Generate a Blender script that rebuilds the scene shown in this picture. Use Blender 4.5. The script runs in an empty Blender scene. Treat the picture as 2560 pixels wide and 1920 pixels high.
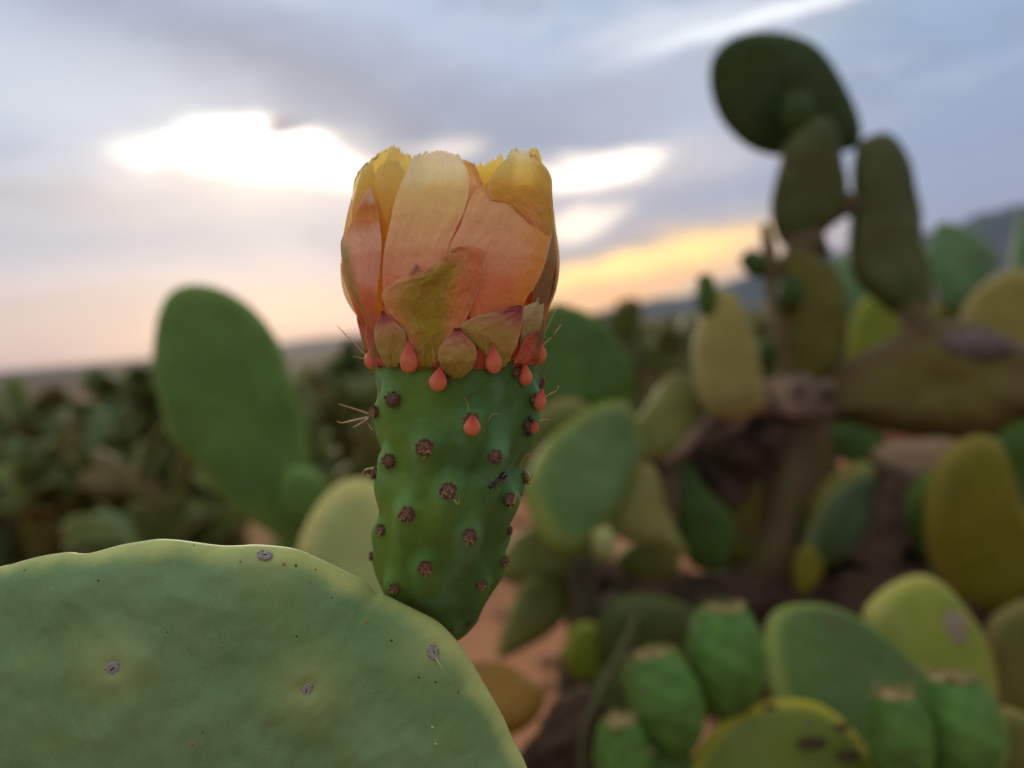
import bpy, math, random
import numpy as np
from mathutils import Vector, Matrix, noise
from mathutils.bvhtree import BVHTree

random.seed(7)
R_ = math.radians
sc = bpy.context.scene
C = sc.collection

# ------------------------------------------------------------------ camera
F = 1934.0                                   # focal length in pixels of a 2560 x 1920 frame
CAM = Vector((0, 0, 0.78))
PITCH, ROLL = R_(-4.3), R_(5.1)
fw = Vector((0, math.cos(PITCH), math.sin(PITCH)))
r0 = Vector((1, 0, 0)); u0 = r0.cross(fw)
rt = r0 * math.cos(ROLL) - u0 * math.sin(ROLL)
up = u0 * math.cos(ROLL) + r0 * math.sin(ROLL)
cam_d = bpy.data.cameras.new('camera'); cam = bpy.data.objects.new('camera', cam_d); C.objects.link(cam)
cam.matrix_world = Matrix.Translation(CAM) @ Matrix((rt, up, -fw)).transposed().to_4x4()
cam_d.sensor_width = 36; cam_d.lens = 36 * F / 2560
cam_d.clip_start = 0.01; cam_d.clip_end = 8000
cam_d.dof.use_dof = True; cam_d.dof.focus_distance = 0.187
cam_d.dof.aperture_fstop = cam_d.lens / 4.6
sc.camera = cam

def at(px, py, d):
    return CAM + fw * d + rt * ((px - 1280) / F * d) + up * ((960 - py) / F * d)
def azel(px, py):
    v = (at(px, py, 1) - CAM).normalized()
    return math.atan2(v.x, v.y), math.asin(v.z)
def lin(r, g, b):
    f = lambda c: (c / 255 / 12.92) if c <= 10 else ((c / 255 + .055) / 1.055) ** 2.4
    return (f(r), f(g), f(b), 1)

# ------------------------------------------------------------------ node helper
class NT:
    def __init__(s, tree): s.t = tree; s.n = tree.nodes; s.l = tree.links
    def add(s, typ, **kw):
        nd = s.n.new(typ)
        for k, v in kw.items(): setattr(nd, k, v)
        return nd
    def put(s, sock, v):
        if isinstance(v, bpy.types.NodeSocket): s.l.new(v, sock)
        elif v is not None: sock.default_value = v
    def m(s, op, a, b=None, c=None, clamp=False):
        nd = s.add('ShaderNodeMath', operation=op, use_clamp=clamp)
        s.put(nd.inputs[0], a)
        if b is not None: s.put(nd.inputs[1], b)
        if c is not None: s.put(nd.inputs[2], c)
        return nd.outputs[0]
    def mix(s, f, a, b, mode='MIX'):
        nd = s.add('ShaderNodeMix', data_type='RGBA', blend_type=mode)
        s.put(nd.inputs[0], f); s.put(nd.inputs[6], a); s.put(nd.inputs[7], b)
        return nd.outputs[2]
    def step(s, x, lo, hi):
        nd = s.add('ShaderNodeMapRange', interpolation_type='SMOOTHSTEP')
        s.put(nd.inputs[0], x); s.put(nd.inputs[1], lo); s.put(nd.inputs[2], hi)
        return nd.outputs[0]
    def ramp(s, x, stops, interp='LINEAR'):
        nd = s.add('ShaderNodeValToRGB'); cr = nd.color_ramp; cr.interpolation = interp
        while len(cr.elements) < len(stops): cr.elements.new(0.5)
        for e, (p, c) in zip(cr.elements, stops): e.position = p; e.color = c
        s.put(nd.inputs[0], x); return nd.outputs[0]
    def noise(s, vec, scale, detail=3, rough=.5, out=0, dist=0):
        nd = s.add('ShaderNodeTexNoise'); s.put(nd.inputs['Vector'], vec)
        nd.inputs['Scale'].default_value = scale; nd.inputs['Detail'].default_value = detail
        nd.inputs['Roughness'].default_value = rough; nd.inputs['Distortion'].default_value = dist
        return nd.outputs[out]
    def xyz(s, x, y, z=0.0):
        nd = s.add('ShaderNodeCombineXYZ')
        for i, v in enumerate((x, y, z)): s.put(nd.inputs[i], v)
        return nd.outputs[0]
    def sep(s, v):
        nd = s.add('ShaderNodeSeparateXYZ'); s.put(nd.inputs[0], v); return nd.outputs
    def vmul(s, v, w):
        nd = s.add('ShaderNodeVectorMath', operation='MULTIPLY'); s.put(nd.inputs[0], v); s.put(nd.inputs[1], w); return nd.outputs[0]

# ------------------------------------------------------------------ sky
SUN_AZ, SUN_EL = azel(640, 380)
SUN_EL = R_(11)
world = bpy.data.worlds.new('World'); sc.world = world; world.use_nodes = True
w = NT(world.node_tree); w.n.clear()
d_ = w.add('ShaderNodeTexCoord').outputs['Generated']
dx, dy, dz = w.sep(d_)
AZ = w.m('ARCTAN2', dx, dy); EL = w.m('ARCSINE', w.m('MINIMUM', w.m('MAXIMUM', dz, -1.0), 1.0))
nish = w.add('ShaderNodeTexSky', sky_type='NISHITA', sun_disc=False, sun_elevation=SUN_EL, sun_rotation=SUN_AZ,
             air_density=1.0, dust_density=2.0, ozone_density=1.5)
# overcast layer: colour by height, warmed towards the sunset and cooled away from it
eln = w.m('MULTIPLY', EL, 2 / math.pi)
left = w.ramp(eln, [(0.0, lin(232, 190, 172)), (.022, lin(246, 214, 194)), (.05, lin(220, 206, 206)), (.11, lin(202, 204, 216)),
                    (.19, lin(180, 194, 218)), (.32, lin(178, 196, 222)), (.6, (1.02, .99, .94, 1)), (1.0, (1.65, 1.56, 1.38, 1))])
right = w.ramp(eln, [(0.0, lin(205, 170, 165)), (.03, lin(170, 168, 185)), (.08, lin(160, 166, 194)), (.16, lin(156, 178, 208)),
                     (.24, lin(164, 192, 218)), (.32, lin(182, 202, 222)), (.6, (1.02, .99, .94, 1)), (1.0, (1.65, 1.56, 1.38, 1))])  # both ramps: unseen sky overhead brightened and warmed to light the front surfaces
a_c = azel(1280, 500)[0]
base = w.mix(w.step(AZ, a_c - .05, a_c + .55), left, right)
# cloud texture, drawn out along the horizon
cv = w.xyz(w.m('MULTIPLY', AZ, 2.2), w.m('MULTIPLY', EL, 7.0), 0.3)
n1 = w.noise(cv, 1.6, 5, .52, dist=.6)
n2 = w.noise(cv, 5.0, 4, .55, dist=.4)
base = w.mix(w.m('MULTIPLY', w.step(n1, .48, .68), .5), base, lin(146, 153, 174))
base = w.mix(w.m('MULTIPLY', w.step(n2, .46, .72), .30), base, lin(222, 222, 228))
# torn edges for the larger cloud shapes
wn = w.noise(w.xyz(w.m('MULTIPLY', AZ, 5.0), w.m('MULTIPLY', EL, 12.0), 2.0), 1.5, 4, .55, out=1)
wr, wg, wb = w.sep(wn)
AZw = w.m('ADD', AZ, w.m('MULTIPLY', w.m('SUBTRACT', wr, .5), .16))
ELw = w.m('ADD', EL, w.m('MULTIPLY', w.m('SUBTRACT', wg, .5), .055))
def blob(col, px, py, wpx, hpx, tilt, color, amt, soft=.55):
    a0, e0 = azel(px, py); ca, sa = math.cos(R_(tilt)), math.sin(R_(tilt))
    da = w.m('SUBTRACT', AZw, a0); de = w.m('SUBTRACT', ELw, e0)
    x = w.m('MULTIPLY', w.m('ADD', w.m('MULTIPLY', da, ca), w.m('MULTIPLY', de, sa)), F / wpx)
    y = w.m('MULTIPLY', w.m('SUBTRACT', w.m('MULTIPLY', de, ca), w.m('MULTIPLY', da, sa)), F / hpx)
    r = w.m('SQRT', w.m('ADD', w.m('MULTIPLY', x, x), w.m('MULTIPLY', y, y)))
    k = w.m('MULTIPLY', w.m('SUBTRACT', 1.0, w.step(r, 1 - soft, 1 + soft)), amt)
    return w.mix(k, col, color)
HOT = (2.2, 2.0, 1.75, 1)
for b in [ # dark cloud decks
    (700, 190, 560, 110, -14, lin(142, 150, 173), .9, .7), (880, 320, 330, 74, -16, lin(134, 142, 167), .95, .6),
    (1430, 300, 330, 80, 10, lin(140, 149, 174), .9, .7), (300, 560, 520, 80, -3, lin(176, 180, 198), .7, .7), (2250, 420, 420, 150, 8, lin(160, 172, 200), .6, .8),
    (1560, 520, 330, 45, 3, lin(172, 174, 190), .7, .7), (1700, 600, 300, 30, 4, lin(176, 172, 186), .6, .7),
    (150, 495, 170, 26, -4, lin(158, 166, 188), .85, .7), (1250, 480, 200, 60, 0, lin(190, 186, 196), .5, .7),
    # pale veils
    (260, 250, 460, 90, -6, lin(214, 220, 230), .65, .8), (120, 80, 300, 70, -10, lin(200, 210, 226), .5, .8), (1750, 150, 380, 130, 14, lin(200, 206, 218), .6, .8),
    (620, 490, 560, 60, 0, lin(228, 216, 210), .55, .8), (1500, 450, 420, 60, 4, lin(240, 224, 214), .5, .9),
    (500, 780, 900, 60, -2, lin(246, 214, 186), .55, .9),
    # sunlit gaps
    (640, 400, 300, 70, -3, (1.1, .95, .85, 1), .6, .6), (585, 385, 190, 44, -4, HOT, 1, .6), (640, 345, 130, 40, -8, HOT, .95, .6), (790, 425, 150, 32, -10, (1.6, 1.4, 1.2, 1), .95, .7),
    (1470, 432, 140, 44, 2, (1.9, 1.65, 1.4, 1), .95, .5), (1470, 562, 120, 30, 10, (1.5, 1.25, 1.0, 1), .85, .6), (690, 315, 75, 15, 8, lin(150, 148, 165), 1, .5),
    (1130, 358, 90, 20, 0, (1.1, .95, .85, 1), .7, .7),
    (1600, 690, 360, 80, 9, lin(255, 214, 160), .9, .8), (1610, 665, 280, 44, 9, (1.7, 1.08, .36, 1), 1, .6), (1500, 735, 300, 30, 8, (1.2, .62, .30, 1), .85, .8),
    (1960, 22, 280, 18, 6, (1.3, 1.3, 1.32, 1), .8, .8), (1690, 50, 200, 34, 4, (.85, .87, .92, 1), .6, .8)]:
    base = blob(base, *b)
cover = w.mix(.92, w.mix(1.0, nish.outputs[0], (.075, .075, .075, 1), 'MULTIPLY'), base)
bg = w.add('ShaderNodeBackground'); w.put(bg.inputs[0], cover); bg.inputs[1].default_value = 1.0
wo = w.add('ShaderNodeOutputWorld'); w.l.new(bg.outputs[0], wo.inputs[0])

sl = bpy.data.lights.new('sun', 'SUN'); sl.energy = 1.4; sl.angle = R_(16); sl.color = (1, .86, .68)
so = bpy.data.objects.new('sun', sl); C.objects.link(so); so.location = (0, 0, 5)
sd = Vector((math.sin(SUN_AZ) * math.cos(SUN_EL), math.cos(SUN_AZ) * math.cos(SUN_EL), math.sin(SUN_EL)))
so.rotation_euler = sd.to_track_quat('Z', 'Y').to_euler()

vs = sc.view_settings; vs.view_transform = 'Standard'; vs.look = 'None'; vs.exposure = 0.1; vs.gamma = 1; vs.use_curve_mapping = False
sc.render.engine = 'CYCLES'
cy = sc.cycles; cy.use_denoising = True; cy.denoiser = 'OPENIMAGEDENOISE'; cy.max_bounces = 8; cy.transparent_max_bounces = 8
cy.volume_bounces = 0; cy.caustics_reflective = False; cy.caustics_refractive = False; cy.sample_clamp_indirect = 4

# ------------------------------------------------------------------ object helpers
def link(name, me, mat=None, parent=None, mw=None, smooth=True):
    o = bpy.data.objects.new(name, me); C.objects.link(o)
    if mat is not None and not me.materials: me.materials.append(mat)
    if parent is not None:
        o.parent = parent
    if mw is not None: o.matrix_basis = mw
    return o
def mesh(name, V, Fc, smooth=True, attrs=None, uv=None):
    me = bpy.data.meshes.new(name); me.from_pydata([tuple(v) for v in V], [], Fc)
    if smooth: me.polygons.foreach_set('use_smooth', [True] * len(me.polygons))
    for k, a in (attrs or {}).items():
        at_ = me.attributes.new(k, 'FLOAT', 'POINT'); at_.data.foreach_set('value', np.asarray(a, dtype=np.float32))
    if uv is not None:
        at_ = me.attributes.new('st', 'FLOAT_VECTOR', 'POINT')
        at_.data.foreach_set('vector', np.asarray(uv, dtype=np.float32).ravel())
    me.update(); return me
def grid_faces(nu, nv, cu=False, off=0):
    out = []
    for i in range(nu if cu else nu - 1):
        i2 = (i + 1) % nu
        for j in range(nv - 1):
            out.append((off + i * nv + j, off + i2 * nv + j, off + i2 * nv + j + 1, off + i * nv + j + 1))
    return out
def thing(name, loc, label, cat, group=None):
    o = bpy.data.objects.new(name, None); C.objects.link(o); o.location = loc; o.empty_display_size = .05
    o['label'] = label; o['category'] = cat
    if group: o['group'] = group
    return o
def loc_inv(t): return Matrix.Translation(-Vector(t.location))
def frame(zaxis, xhint, pos):
    z = Vector(zaxis).normalized(); x = Vector(xhint); x = (x - z * x.dot(z)).normalized(); y = z.cross(x)
    M = Matrix((x, y, z)).transposed().to_4x4(); M.translation = pos; return M
def tube(V, Fc, pts, ra, rb, n=5):
    pts = [Vector(p) for p in pts]; base = len(V); m = len(pts)
    for i, p in enumerate(pts):
        tg = (pts[min(i + 1, m - 1)] - pts[max(i - 1, 0)]).normalized()
        a = tg.orthogonal().normalized(); b = tg.cross(a); r = ra + (rb - ra) * i / (m - 1)
        for k in range(n):
            q = 2 * math.pi * k / n; V.append(p + (a * math.cos(q) + b * math.sin(q)) * r)
    for i in range(m - 1):
        for k in range(n):
            Fc.append((base + i * n + k, base + i * n + (k + 1) % n, base + (i + 1) * n + (k + 1) % n, base + (i + 1) * n + k))
    Fc.append(tuple(base + k for k in range(n))[::-1]); Fc.append(tuple(base + (m - 1) * n + k for k in range(n)))
def catmull(P, n, closed=False):
    P = [np.array(p, float) for p in P]; m = len(P); out = []
    segs = m if closed else m - 1
    for i in range(segs):
        g = (lambda k: P[k % m]) if closed else (lambda k: P[min(max(k, 0), m - 1)])
        a, b, c, d = g(i - 1), g(i), g(i + 1), g(i + 2)
        for k in range(n):
            t = k / n
            out.append(.5 * (2 * b + (c - a) * t + (2 * a - 5 * b + 4 * c - d) * t * t + (3 * b - a - 3 * c + d) * t ** 3))
    if not closed: out.append(P[-1])
    return out
def resample(P, n):
    Q = np.array(catmull(P, 8) if len(P) > 2 else [np.array(p, float) for p in P])
    s = np.r_[0, np.cumsum(np.hypot(*np.diff(Q, axis=0).T))]; s /= s[-1]
    t = np.linspace(0, 1, n); return np.stack([np.interp(t, s, Q[:, 0]), np.interp(t, s, Q[:, 1])], 1)
def blob_mesh(V, Fc, c, rx, ry, rz, n=10, m=7, rot=None):
    b = len(V)
    for j in range(m + 1):
        th = math.pi * j / m
        for i in range(n):
            p = Vector((rx * math.sin(th) * math.cos(2 * math.pi * i / n), ry * math.sin(th) * math.sin(2 * math.pi * i / n), rz * math.cos(th)))
            V.append((rot @ p if rot else p) + Vector(c))
    for j in range(m):
        for i in range(n):
            Fc.append((b + j * n + i, b + (j + 1) * n + i, b + (j + 1) * n + (i + 1) % n, b + j * n + (i + 1) % n))
def fbm(p, s=1.0, o=3):
    return noise.fractal(Vector(p) * s, 1.0, 2.0, o)

# ------------------------------------------------------------------ materials
def newmat(name):
    m = bpy.data.materials.new(name); m.use_nodes = True; t = NT(m.node_tree); t.n.clear()
    out = t.add('ShaderNodeOutputMaterial'); return m, t, out
def principled(t, col, rough=.5, spec=.4, normal=None):
    p = t.add('ShaderNodeBsdfPrincipled'); t.put(p.inputs['Base Color'], col); t.put(p.inputs['Roughness'], rough)
    p.inputs['Specular IOR Level'].default_value = spec
    if normal is not None: t.l.new(normal, p.inputs['Normal'])
    return p
def bump(t, h, strength, dist):
    b = t.add('ShaderNodeBump'); b.inputs['Strength'].default_value = strength; b.inputs['Distance'].default_value = dist
    t.put(b.inputs['Height'], h); return b.outputs[0]
def attr(t, name): return t.add('ShaderNodeAttribute', attribute_name=name).outputs
def pad_mat(name, face, rim, patch=None, dark=.25, rough=.55, scale=12, edge=(.80, .99), spec=.16):
    tone = .77
    def sat(c_):
        l_ = .3 * c_[0] + .6 * c_[1] + .1 * c_[2]; return [max(.006, (l_ + (v - l_) * 1.12) * tone * k_) for v, k_ in zip(c_[:3], (1.10, 1.0, .95))] + [1]
    face, rim = sat(face), sat(rim)
    if patch: patch = sat(patch)
    m, t, out = newmat(name)
    co = t.add('ShaderNodeTexCoord').outputs['Object']
    e = attr(t, 'edge')['Fac']
    n = t.noise(co, scale, 4, .55); n2 = t.noise(co, scale * 6, 3, .6)
    c = t.mix(t.step(n, .35, .7), face, tuple(f * (1 - dark) for f in face[:3]) + (1,))
    if patch: c = t.mix(t.m('MULTIPLY', t.step(t.noise(co, scale * .55, 3, .5, dist=.5), .50, .66), .85), c, patch)
    c = t.mix(t.m('MULTIPLY', t.step(n2, .4, .75), .10), c, (.24, .24, .17, 1))
    c = t.mix(t.m('MULTIPLY', t.step(t.noise(co, scale * 1.1, 5, .6, dist=1.0), .56, .70), .42), c, (.085, .06, .03, 1))
    c = t.mix(t.m('MULTIPLY', t.step(e, *edge), .9), c, rim)
    vo = t.add('ShaderNodeTexVoronoi'); t.put(vo.inputs['Vector'], co); vo.inputs['Scale'].default_value = 30
    c = t.mix(t.m('MULTIPLY', t.m('SUBTRACT', 1.0, t.step(vo.outputs['Distance'], .05, .13)), .6), c, (.10, .075, .05, 1))
    p = principled(t, c, rough, spec, bump(t, n2, .2, .002)); t.l.new(p.outputs[0], out.inputs[0]); return m
def plain_mat(name, col, rough=.6, spec=.3, var=.3, scale=300, bmp=0.0, bd=.0005, col2=None):
    m, t, out = newmat(name); co = t.add('ShaderNodeTexCoord').outputs['Object']
    n = t.noise(co, scale, 4, .6)
    c = t.mix(t.step(n, .3, .7), col, col2 or tuple(f * (1 - var) for f in col[:3]) + (1,))
    p = principled(t, c, rough, spec, bump(t, n, bmp, bd) if bmp else None); t.l.new(p.outputs[0], out.inputs[0]); return m
def petal_mat(name, stops, strip=None, tip=None, trans=.36, veins=.34, rough=.5, side=None, bscale=1.0, corner=None, rim=.32):
    """colour runs along t (base to tip); strip = (colour, centre s, half width, t0, t1); side = (colour, s0, s1)"""
    m, t, out = newmat(name)
    sx, sy, sz = t.sep(attr(t, 'st')['Vector'])
    co = t.add('ShaderNodeTexCoord').outputs['Object']
    wob = t.noise(co, 160, 3, .5)
    tt = t.m('ADD', sy, t.m('MULTIPLY', t.m('SUBTRACT', wob, .5), .22))
    c = t.ramp(tt, stops, 'EASE')
    if side: c = t.mix(t.m('MULTIPLY', t.step(t.m('ADD', sx, t.m('MULTIPLY', t.m('SUBTRACT', wob, .5), .3)), side[1], side[2]), .85), c, side[0])
    if strip:
        k = t.m('SUBTRACT', 1.0, t.step(t.m('ABSOLUTE', t.m('SUBTRACT', t.m('ADD', sx, t.m('MULTIPLY', t.m('SUBTRACT', wob, .5), .25)), strip[1])), strip[2] * .25, strip[2]))
        k = t.m('MULTIPLY', t.m('MULTIPLY', k, t.m('SUBTRACT', 1.0, t.step(tt, strip[3], strip[4]))), .85)
        c = t.mix(k, c, strip[0])
    if corner: c = t.mix(t.m('MULTIPLY', t.m('MULTIPLY', t.step(tt, corner[3], corner[4]), t.m('SUBTRACT', 1.0, t.step(sx, corner[1], corner[2]))), .9), c, corner[0])
    if tip: c = t.mix(t.step(tt, tip[1], tip[2]), c, tip[0])
    st = t.noise(t.xyz(t.m('MULTIPLY', sx, 55.0), t.m('MULTIPLY', sy, 4.0), sz), 1.0, 4, .6)
    c = t.mix(t.m('MULTIPLY', t.step(st, .42, .72), veins), c, t.mix(.4, c, (1.0, .80, .46, 1)))
    ed = t.step(t.m('ABSOLUTE', t.m('SUBTRACT', t.m('MULTIPLY', sx, 2.0), 1.0)), .88, 1.0)
    c = t.mix(t.m('MULTIPLY', ed, rim), c, (.92, .78, .52, 1))
    sp = t.noise(co, 700, 2, .5)
    c = t.mix(t.m('MULTIPLY', t.step(sp, .55, .8), .22), c, t.mix(.5, c, (.55, .18, .08, 1)))
    hb = t.m('ADD', t.m('MULTIPLY', st, .5), t.m('MULTIPLY', t.noise(co, 380, 3, .6), 1.0))
    nb = bump(t, hb, .75 * bscale, .0009)
    c = t.mix(1.0, c, (1.0, .96, .90, 1), 'MULTIPLY')
    p = principled(t, c, rough, .22, nb)
    tr = t.add('ShaderNodeBsdfTranslucent'); t.put(tr.inputs[0], c); t.l.new(nb, tr.inputs['Normal'])
    mx = t.add('ShaderNodeMixShader'); mx.inputs[0].default_value = trans
    t.l.new(p.outputs[0], mx.inputs[1]); t.l.new(tr.outputs[0], mx.inputs[2]); t.l.new(mx.outputs[0], out.inputs[0]); return m

# ------------------------------------------------------------------ ground, far country, haze
m_soil, t, out = newmat('soil')
co = t.add('ShaderNodeTexCoord').outputs['Object']
px_, py_, pz_ = t.sep(co)
dist = t.m('SQRT', t.m('ADD', t.m('MULTIPLY', px_, px_), t.m('MULTIPLY', py_, py_)))
n = t.noise(co, 1.6, 5, .6); n2 = t.noise(co, 28, 4, .6)
c = t.mix(t.step(n, .35, .68), (.43, .19, .088, 1), (.32, .14, .066, 1))
c = t.mix(t.m('MULTIPLY', t.step(n2, .52, .7), .5), c, (.17, .085, .05, 1))
far = t.mix(t.step(t.noise(co, .05, 4, .6), .45, .62), (.085, .052, .03, 1), (.045, .045, .018, 1))
c = t.mix(t.step(dist, 8, 30), c, far)
p = principled(t, c, .9, .15, bump(t, n2, .6, .03)); t.l.new(p.outputs[0], out.inputs[0])
radii = [0] + [0.4 * 1.17 ** i for i in range(55)]
radii = [r for r in radii if r < 2050] + [2050]
V, Fc, NA = [], [], 128
for r in radii:
    for k in range(NA):
        q = 2 * math.pi * k / NA; x, y = r * math.cos(q), r * math.sin(q)
        h = .02 * fbm((x, y, 0), 1.3) * min(1, r) + (.5 * fbm((x, y, 3), .02) - .25) * min(1, r / 120)
        V.append((x, y, h))
Fc = [(i * NA + k, i * NA + (k + 1) % NA, (i + 1) * NA + (k + 1) % NA, (i + 1) * NA + k) for i in range(len(radii) - 1) for k in range(NA)]
g = link('ground', mesh('ground', V, Fc), m_soil); g['kind'] = 'structure'; g['label'] = 'reddish brown dry earth between the cactus plants'

m_hill, t, out = newmat('hillside scrub')
co = t.add('ShaderNodeTexCoord').outputs['Object']
c = t.mix(t.step(t.noise(co, .03, 5, .6), .4, .62), (.055, .065, .045, 1), (.085, .08, .06, 1))
p = principled(t, c, .95, .1); t.l.new(p.outputs[0], out.inputs[0])
def ridge(name, prof, dist, depth, label, seed):
    """prof: list of (pixel x, pixel height above the horizon) -> a solid ridge with slopes towards and away from us"""
    V, Fc = [], []; n = 150; xs = np.array([p[0] for p in prof], float); hs = np.array([p[1] for p in prof], float)
    az = [azel(x, 900)[0] for x in xs]; A = np.linspace(az[0], az[-1], n); H = np.interp(A, az, hs)
    rows = [(-1.0, 0), (-.6, .32), (-.25, .74), (0, 1), (.35, .6), (1, 0)]
    for i, a in enumerate(A):
        for off, k in rows:
            dd = dist + off * depth; z = H[i] / F * dist * k * (1 + .10 * fbm((i * .11, off * 2, seed), 1, 4)) + (-.3 if k == 0 else 0)
            z *= 1 if k else 1
            q = a + .006 * fbm((i * .2, off * 3, seed + 5), 1, 3); V.append((dd * math.sin(q), dd * math.cos(q), z))
    Fc = grid_faces(n, len(rows)); o = link(name, mesh(name, V, Fc), m_hill); o['kind'] = 'structure'; o['label'] = label
ridge('mountain_ridge', [(1330, 0), (1480, 12), (1560, 26), (1640, 34), (1720, 34), (1800, 58), (1900, 70), (2050, 96), (2250, 120), (2400, 128), (2470, 152), (2560, 158), (2750, 150), (3100, 90), (3600, 0)],
      1750, 220, 'blue mountain ridge rising to the right on the horizon', 3)
ridge('low_hill', [(560, 0), (680, 8), (800, 12), (930, 13), (1100, 10), (1300, 6), (1500, 0)], 1500, 150, 'faint low blue hill on the horizon behind the flower', 9)

hm, t, out = newmat('haze air')
pv = t.add('ShaderNodeVolumePrincipled'); pv.inputs['Color'].default_value = (.46, .63, 1.0, 1); pv.inputs['Density'].default_value = 1.2e-4
pv.inputs['Anisotropy'].default_value = .0; t.l.new(pv.outputs[0], out.inputs['Volume'])
B = 2100; V = [(x, y, z) for z in (-1.5, 165) for y in (-B, B) for x in (-B, B)]
hz = link('haze', mesh('haze', V, [(0, 2, 3, 1), (4, 5, 7, 6), (0, 1, 5, 4), (2, 6, 7, 3), (0, 4, 6, 2), (1, 3, 7, 5)], False), hm)
hz['kind'] = 'stuff'; hz['label'] = 'thin blue evening haze over the fields'

# ------------------------------------------------------------------ the flowering plant in focus
K = 0.2 / F                                       # metres per pixel in the plane of the fruit
def H(x, y, z=0.0):                               # a point of the fruit: x, y in that plane, z towards the viewer (all in pixels)
    return CAM + fw * (0.2 - z * K) + rt * ((x - 1280) * K) + up * ((960 - y) * K)
base_xy = at(500, 2700, .22)
hero = thing('flowering_prickly_pear', (base_xy.x, base_xy.y, 0),
             'sharp prickly pear in front with green fruit and closed peach yellow flower', 'cactus')
HI = loc_inv(hero); HO = Vector(hero.location)

m_pad = None
m, t, out = newmat('waxy pad skin')
co = t.add('ShaderNodeTexCoord').outputs['Object']
e = attr(t, 'edge')['Fac']; sp = attr(t, 'spot')['Fac']
n = t.noise(co, 26, 4, .5, dist=.4); n2 = t.noise(co, 75, 4, .6); n3 = t.noise(co, 1500, 2, .6)
c = t.mix(t.step(n, .36, .66), lin(112, 142, 94), lin(101, 133, 79))
c = t.mix(t.m('MULTIPLY', t.step(n2, .45, .75), .35), c, lin(120, 148, 100))
c = t.mix(t.m('MULTIPLY', t.step(t.noise(co, 48, 3, .5), .55, .7), .25), c, lin(122, 142, 76))
c = t.mix(t.m('MULTIPLY', sp, .7), c, lin(150, 160, 96))
c = t.mix(t.m('MULTIPLY', t.step(t.m('ADD', e, t.m('MULTIPLY', t.m('SUBTRACT', n2, .5), .08)), .955, 1.01), .7), c, lin(190, 190, 108))
c = t.mix(t.m('MULTIPLY', t.step(n3, .5, .8), .12), c, lin(180, 196, 168))
vo = t.add('ShaderNodeTexVoronoi'); t.put(vo.inputs['Vector'], co); vo.inputs['Scale'].default_value = 130
vr = t.sep(vo.outputs['Color'])[0]
c = t.mix(t.m('MULTIPLY', t.m('MULTIPLY', t.m('SUBTRACT', 1.0, t.step(vo.outputs['Distance'], .02, .07)), t.step(vr, .72, .78)), .8), c, (.06, .06, .03, 1))
p = principled(t, c, t.m('ADD', .46, t.m('MULTIPLY', n2, .2)), .22, bump(t, t.m('ADD', t.m('MULTIPLY', n3, .10), n2), .25, .0008))
t.l.new(p.outputs[0], out.inputs[0]); m_pad = m

zo = lambda x, y: (x / 1.676, y / 1.676 + 1300)
top = [(0, 195), (45, 186), (90, 172), (180, 150), (280, 136), (330, 141), (380, 138), (500, 106), (580, 92), (660, 81), (740, 84), (800, 92), (920, 107), (1000, 107), (1080, 104),
       (1200, 115), (1260, 130), (1320, 156), (1430, 208), (1530, 262), (1575, 308), (1625, 322), (1720, 368), (1830, 425), (1900, 492), (1960, 570), (2020, 672), (2110, 830), (2150, 925), (2205, 1030)]
outl = [zo(*p) for p in top] + [(1375, 2080), (1425, 2300), (1410, 2560), (1310, 2850), (1110, 3120), (830, 3320), (560, 3420), (300, 3380), (0, 3200), (-300, 2900), (-520, 2500), (-560, 2100), (-480, 1800), (-330, 1600), (-160, 1480), (-60, 1437)]
OUT = np.array(catmull(outl, 9, True)); cc = np.array((430, 2330.0))
PADZ, PADT = 80, 92
ao = [(475, 620), (1287, 712), (1815, 555), (1110, 150)]
ao_px = [zo(*p) for p in ao]
def pad_side(sign):
    N = len(OUT); J = 90; V = []; E = []; S = []
    for i in range(N):
        for j in range(J + 1):
            rho = 1 - (1 - j / J) ** 1.9
            p = cc + (OUT[i] - cc) * rho
            prof = (1 - rho ** 8) ** .5 if rho < 1 else 0
            z = sign * PADT * prof
            s_ = 0
            if sign > 0:
                z += (14 * fbm((p[0], p[1], 0), .0042) + 7 * fbm((p[0], p[1], 7), .012)) * prof
                for a in ao_px:
                    d = math.hypot(p[0] - a[0], (p[1] - a[1]) * 1.1)
                    z += (13 * math.exp(-(d / 75) ** 2) - 11 * math.exp(-(d / 24) ** 2)) * min(1, prof * 1.3)
                    s_ += math.exp(-(d / 80) ** 2)
            # the picture position is kept for the plane of the rim; thickness is added square to it
            q = H(p[0], p[1], PADZ + z)
            V.append(q - HO); E.append(rho); S.append(min(1, s_))
    return V, grid_faces(N, J + 1, True), E, S
def outline_fix():
    """the outline was measured in the picture; bring it to the rim's own plane"""
    k = (0.2 - PADZ * K) / 0.2
    for A in (OUT,):
        A[:, 0] = 1280 + (A[:, 0] - 1280) * k; A[:, 1] = 960 + (A[:, 1] - 960) * k
    for i, a in enumerate(ao_px):
        kk = (0.2 - (PADZ + PADT) * K) / 0.2; ao_px[i] = (1280 + (a[0] - 1280) * kk, 960 + (a[1] - 960) * kk)
outline_fix()
V1, F1, E1, S1 = pad_side(1); V2, F2, E2, S2 = pad_side(-1)
Fall = F1 + [tuple(len(V1) + k for k in reversed(f)) for f in F2]
pad_me = mesh('pad', V1 + V2, [tuple(reversed(f)) for f in Fall], True, {'edge': E1 + E2, 'spot': S1 + S2})
pad_o = link('pad', pad_me, m_pad, hero)
pad_bvh = BVHTree.FromPolygons([v + HO for v in V1], F1)

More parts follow.
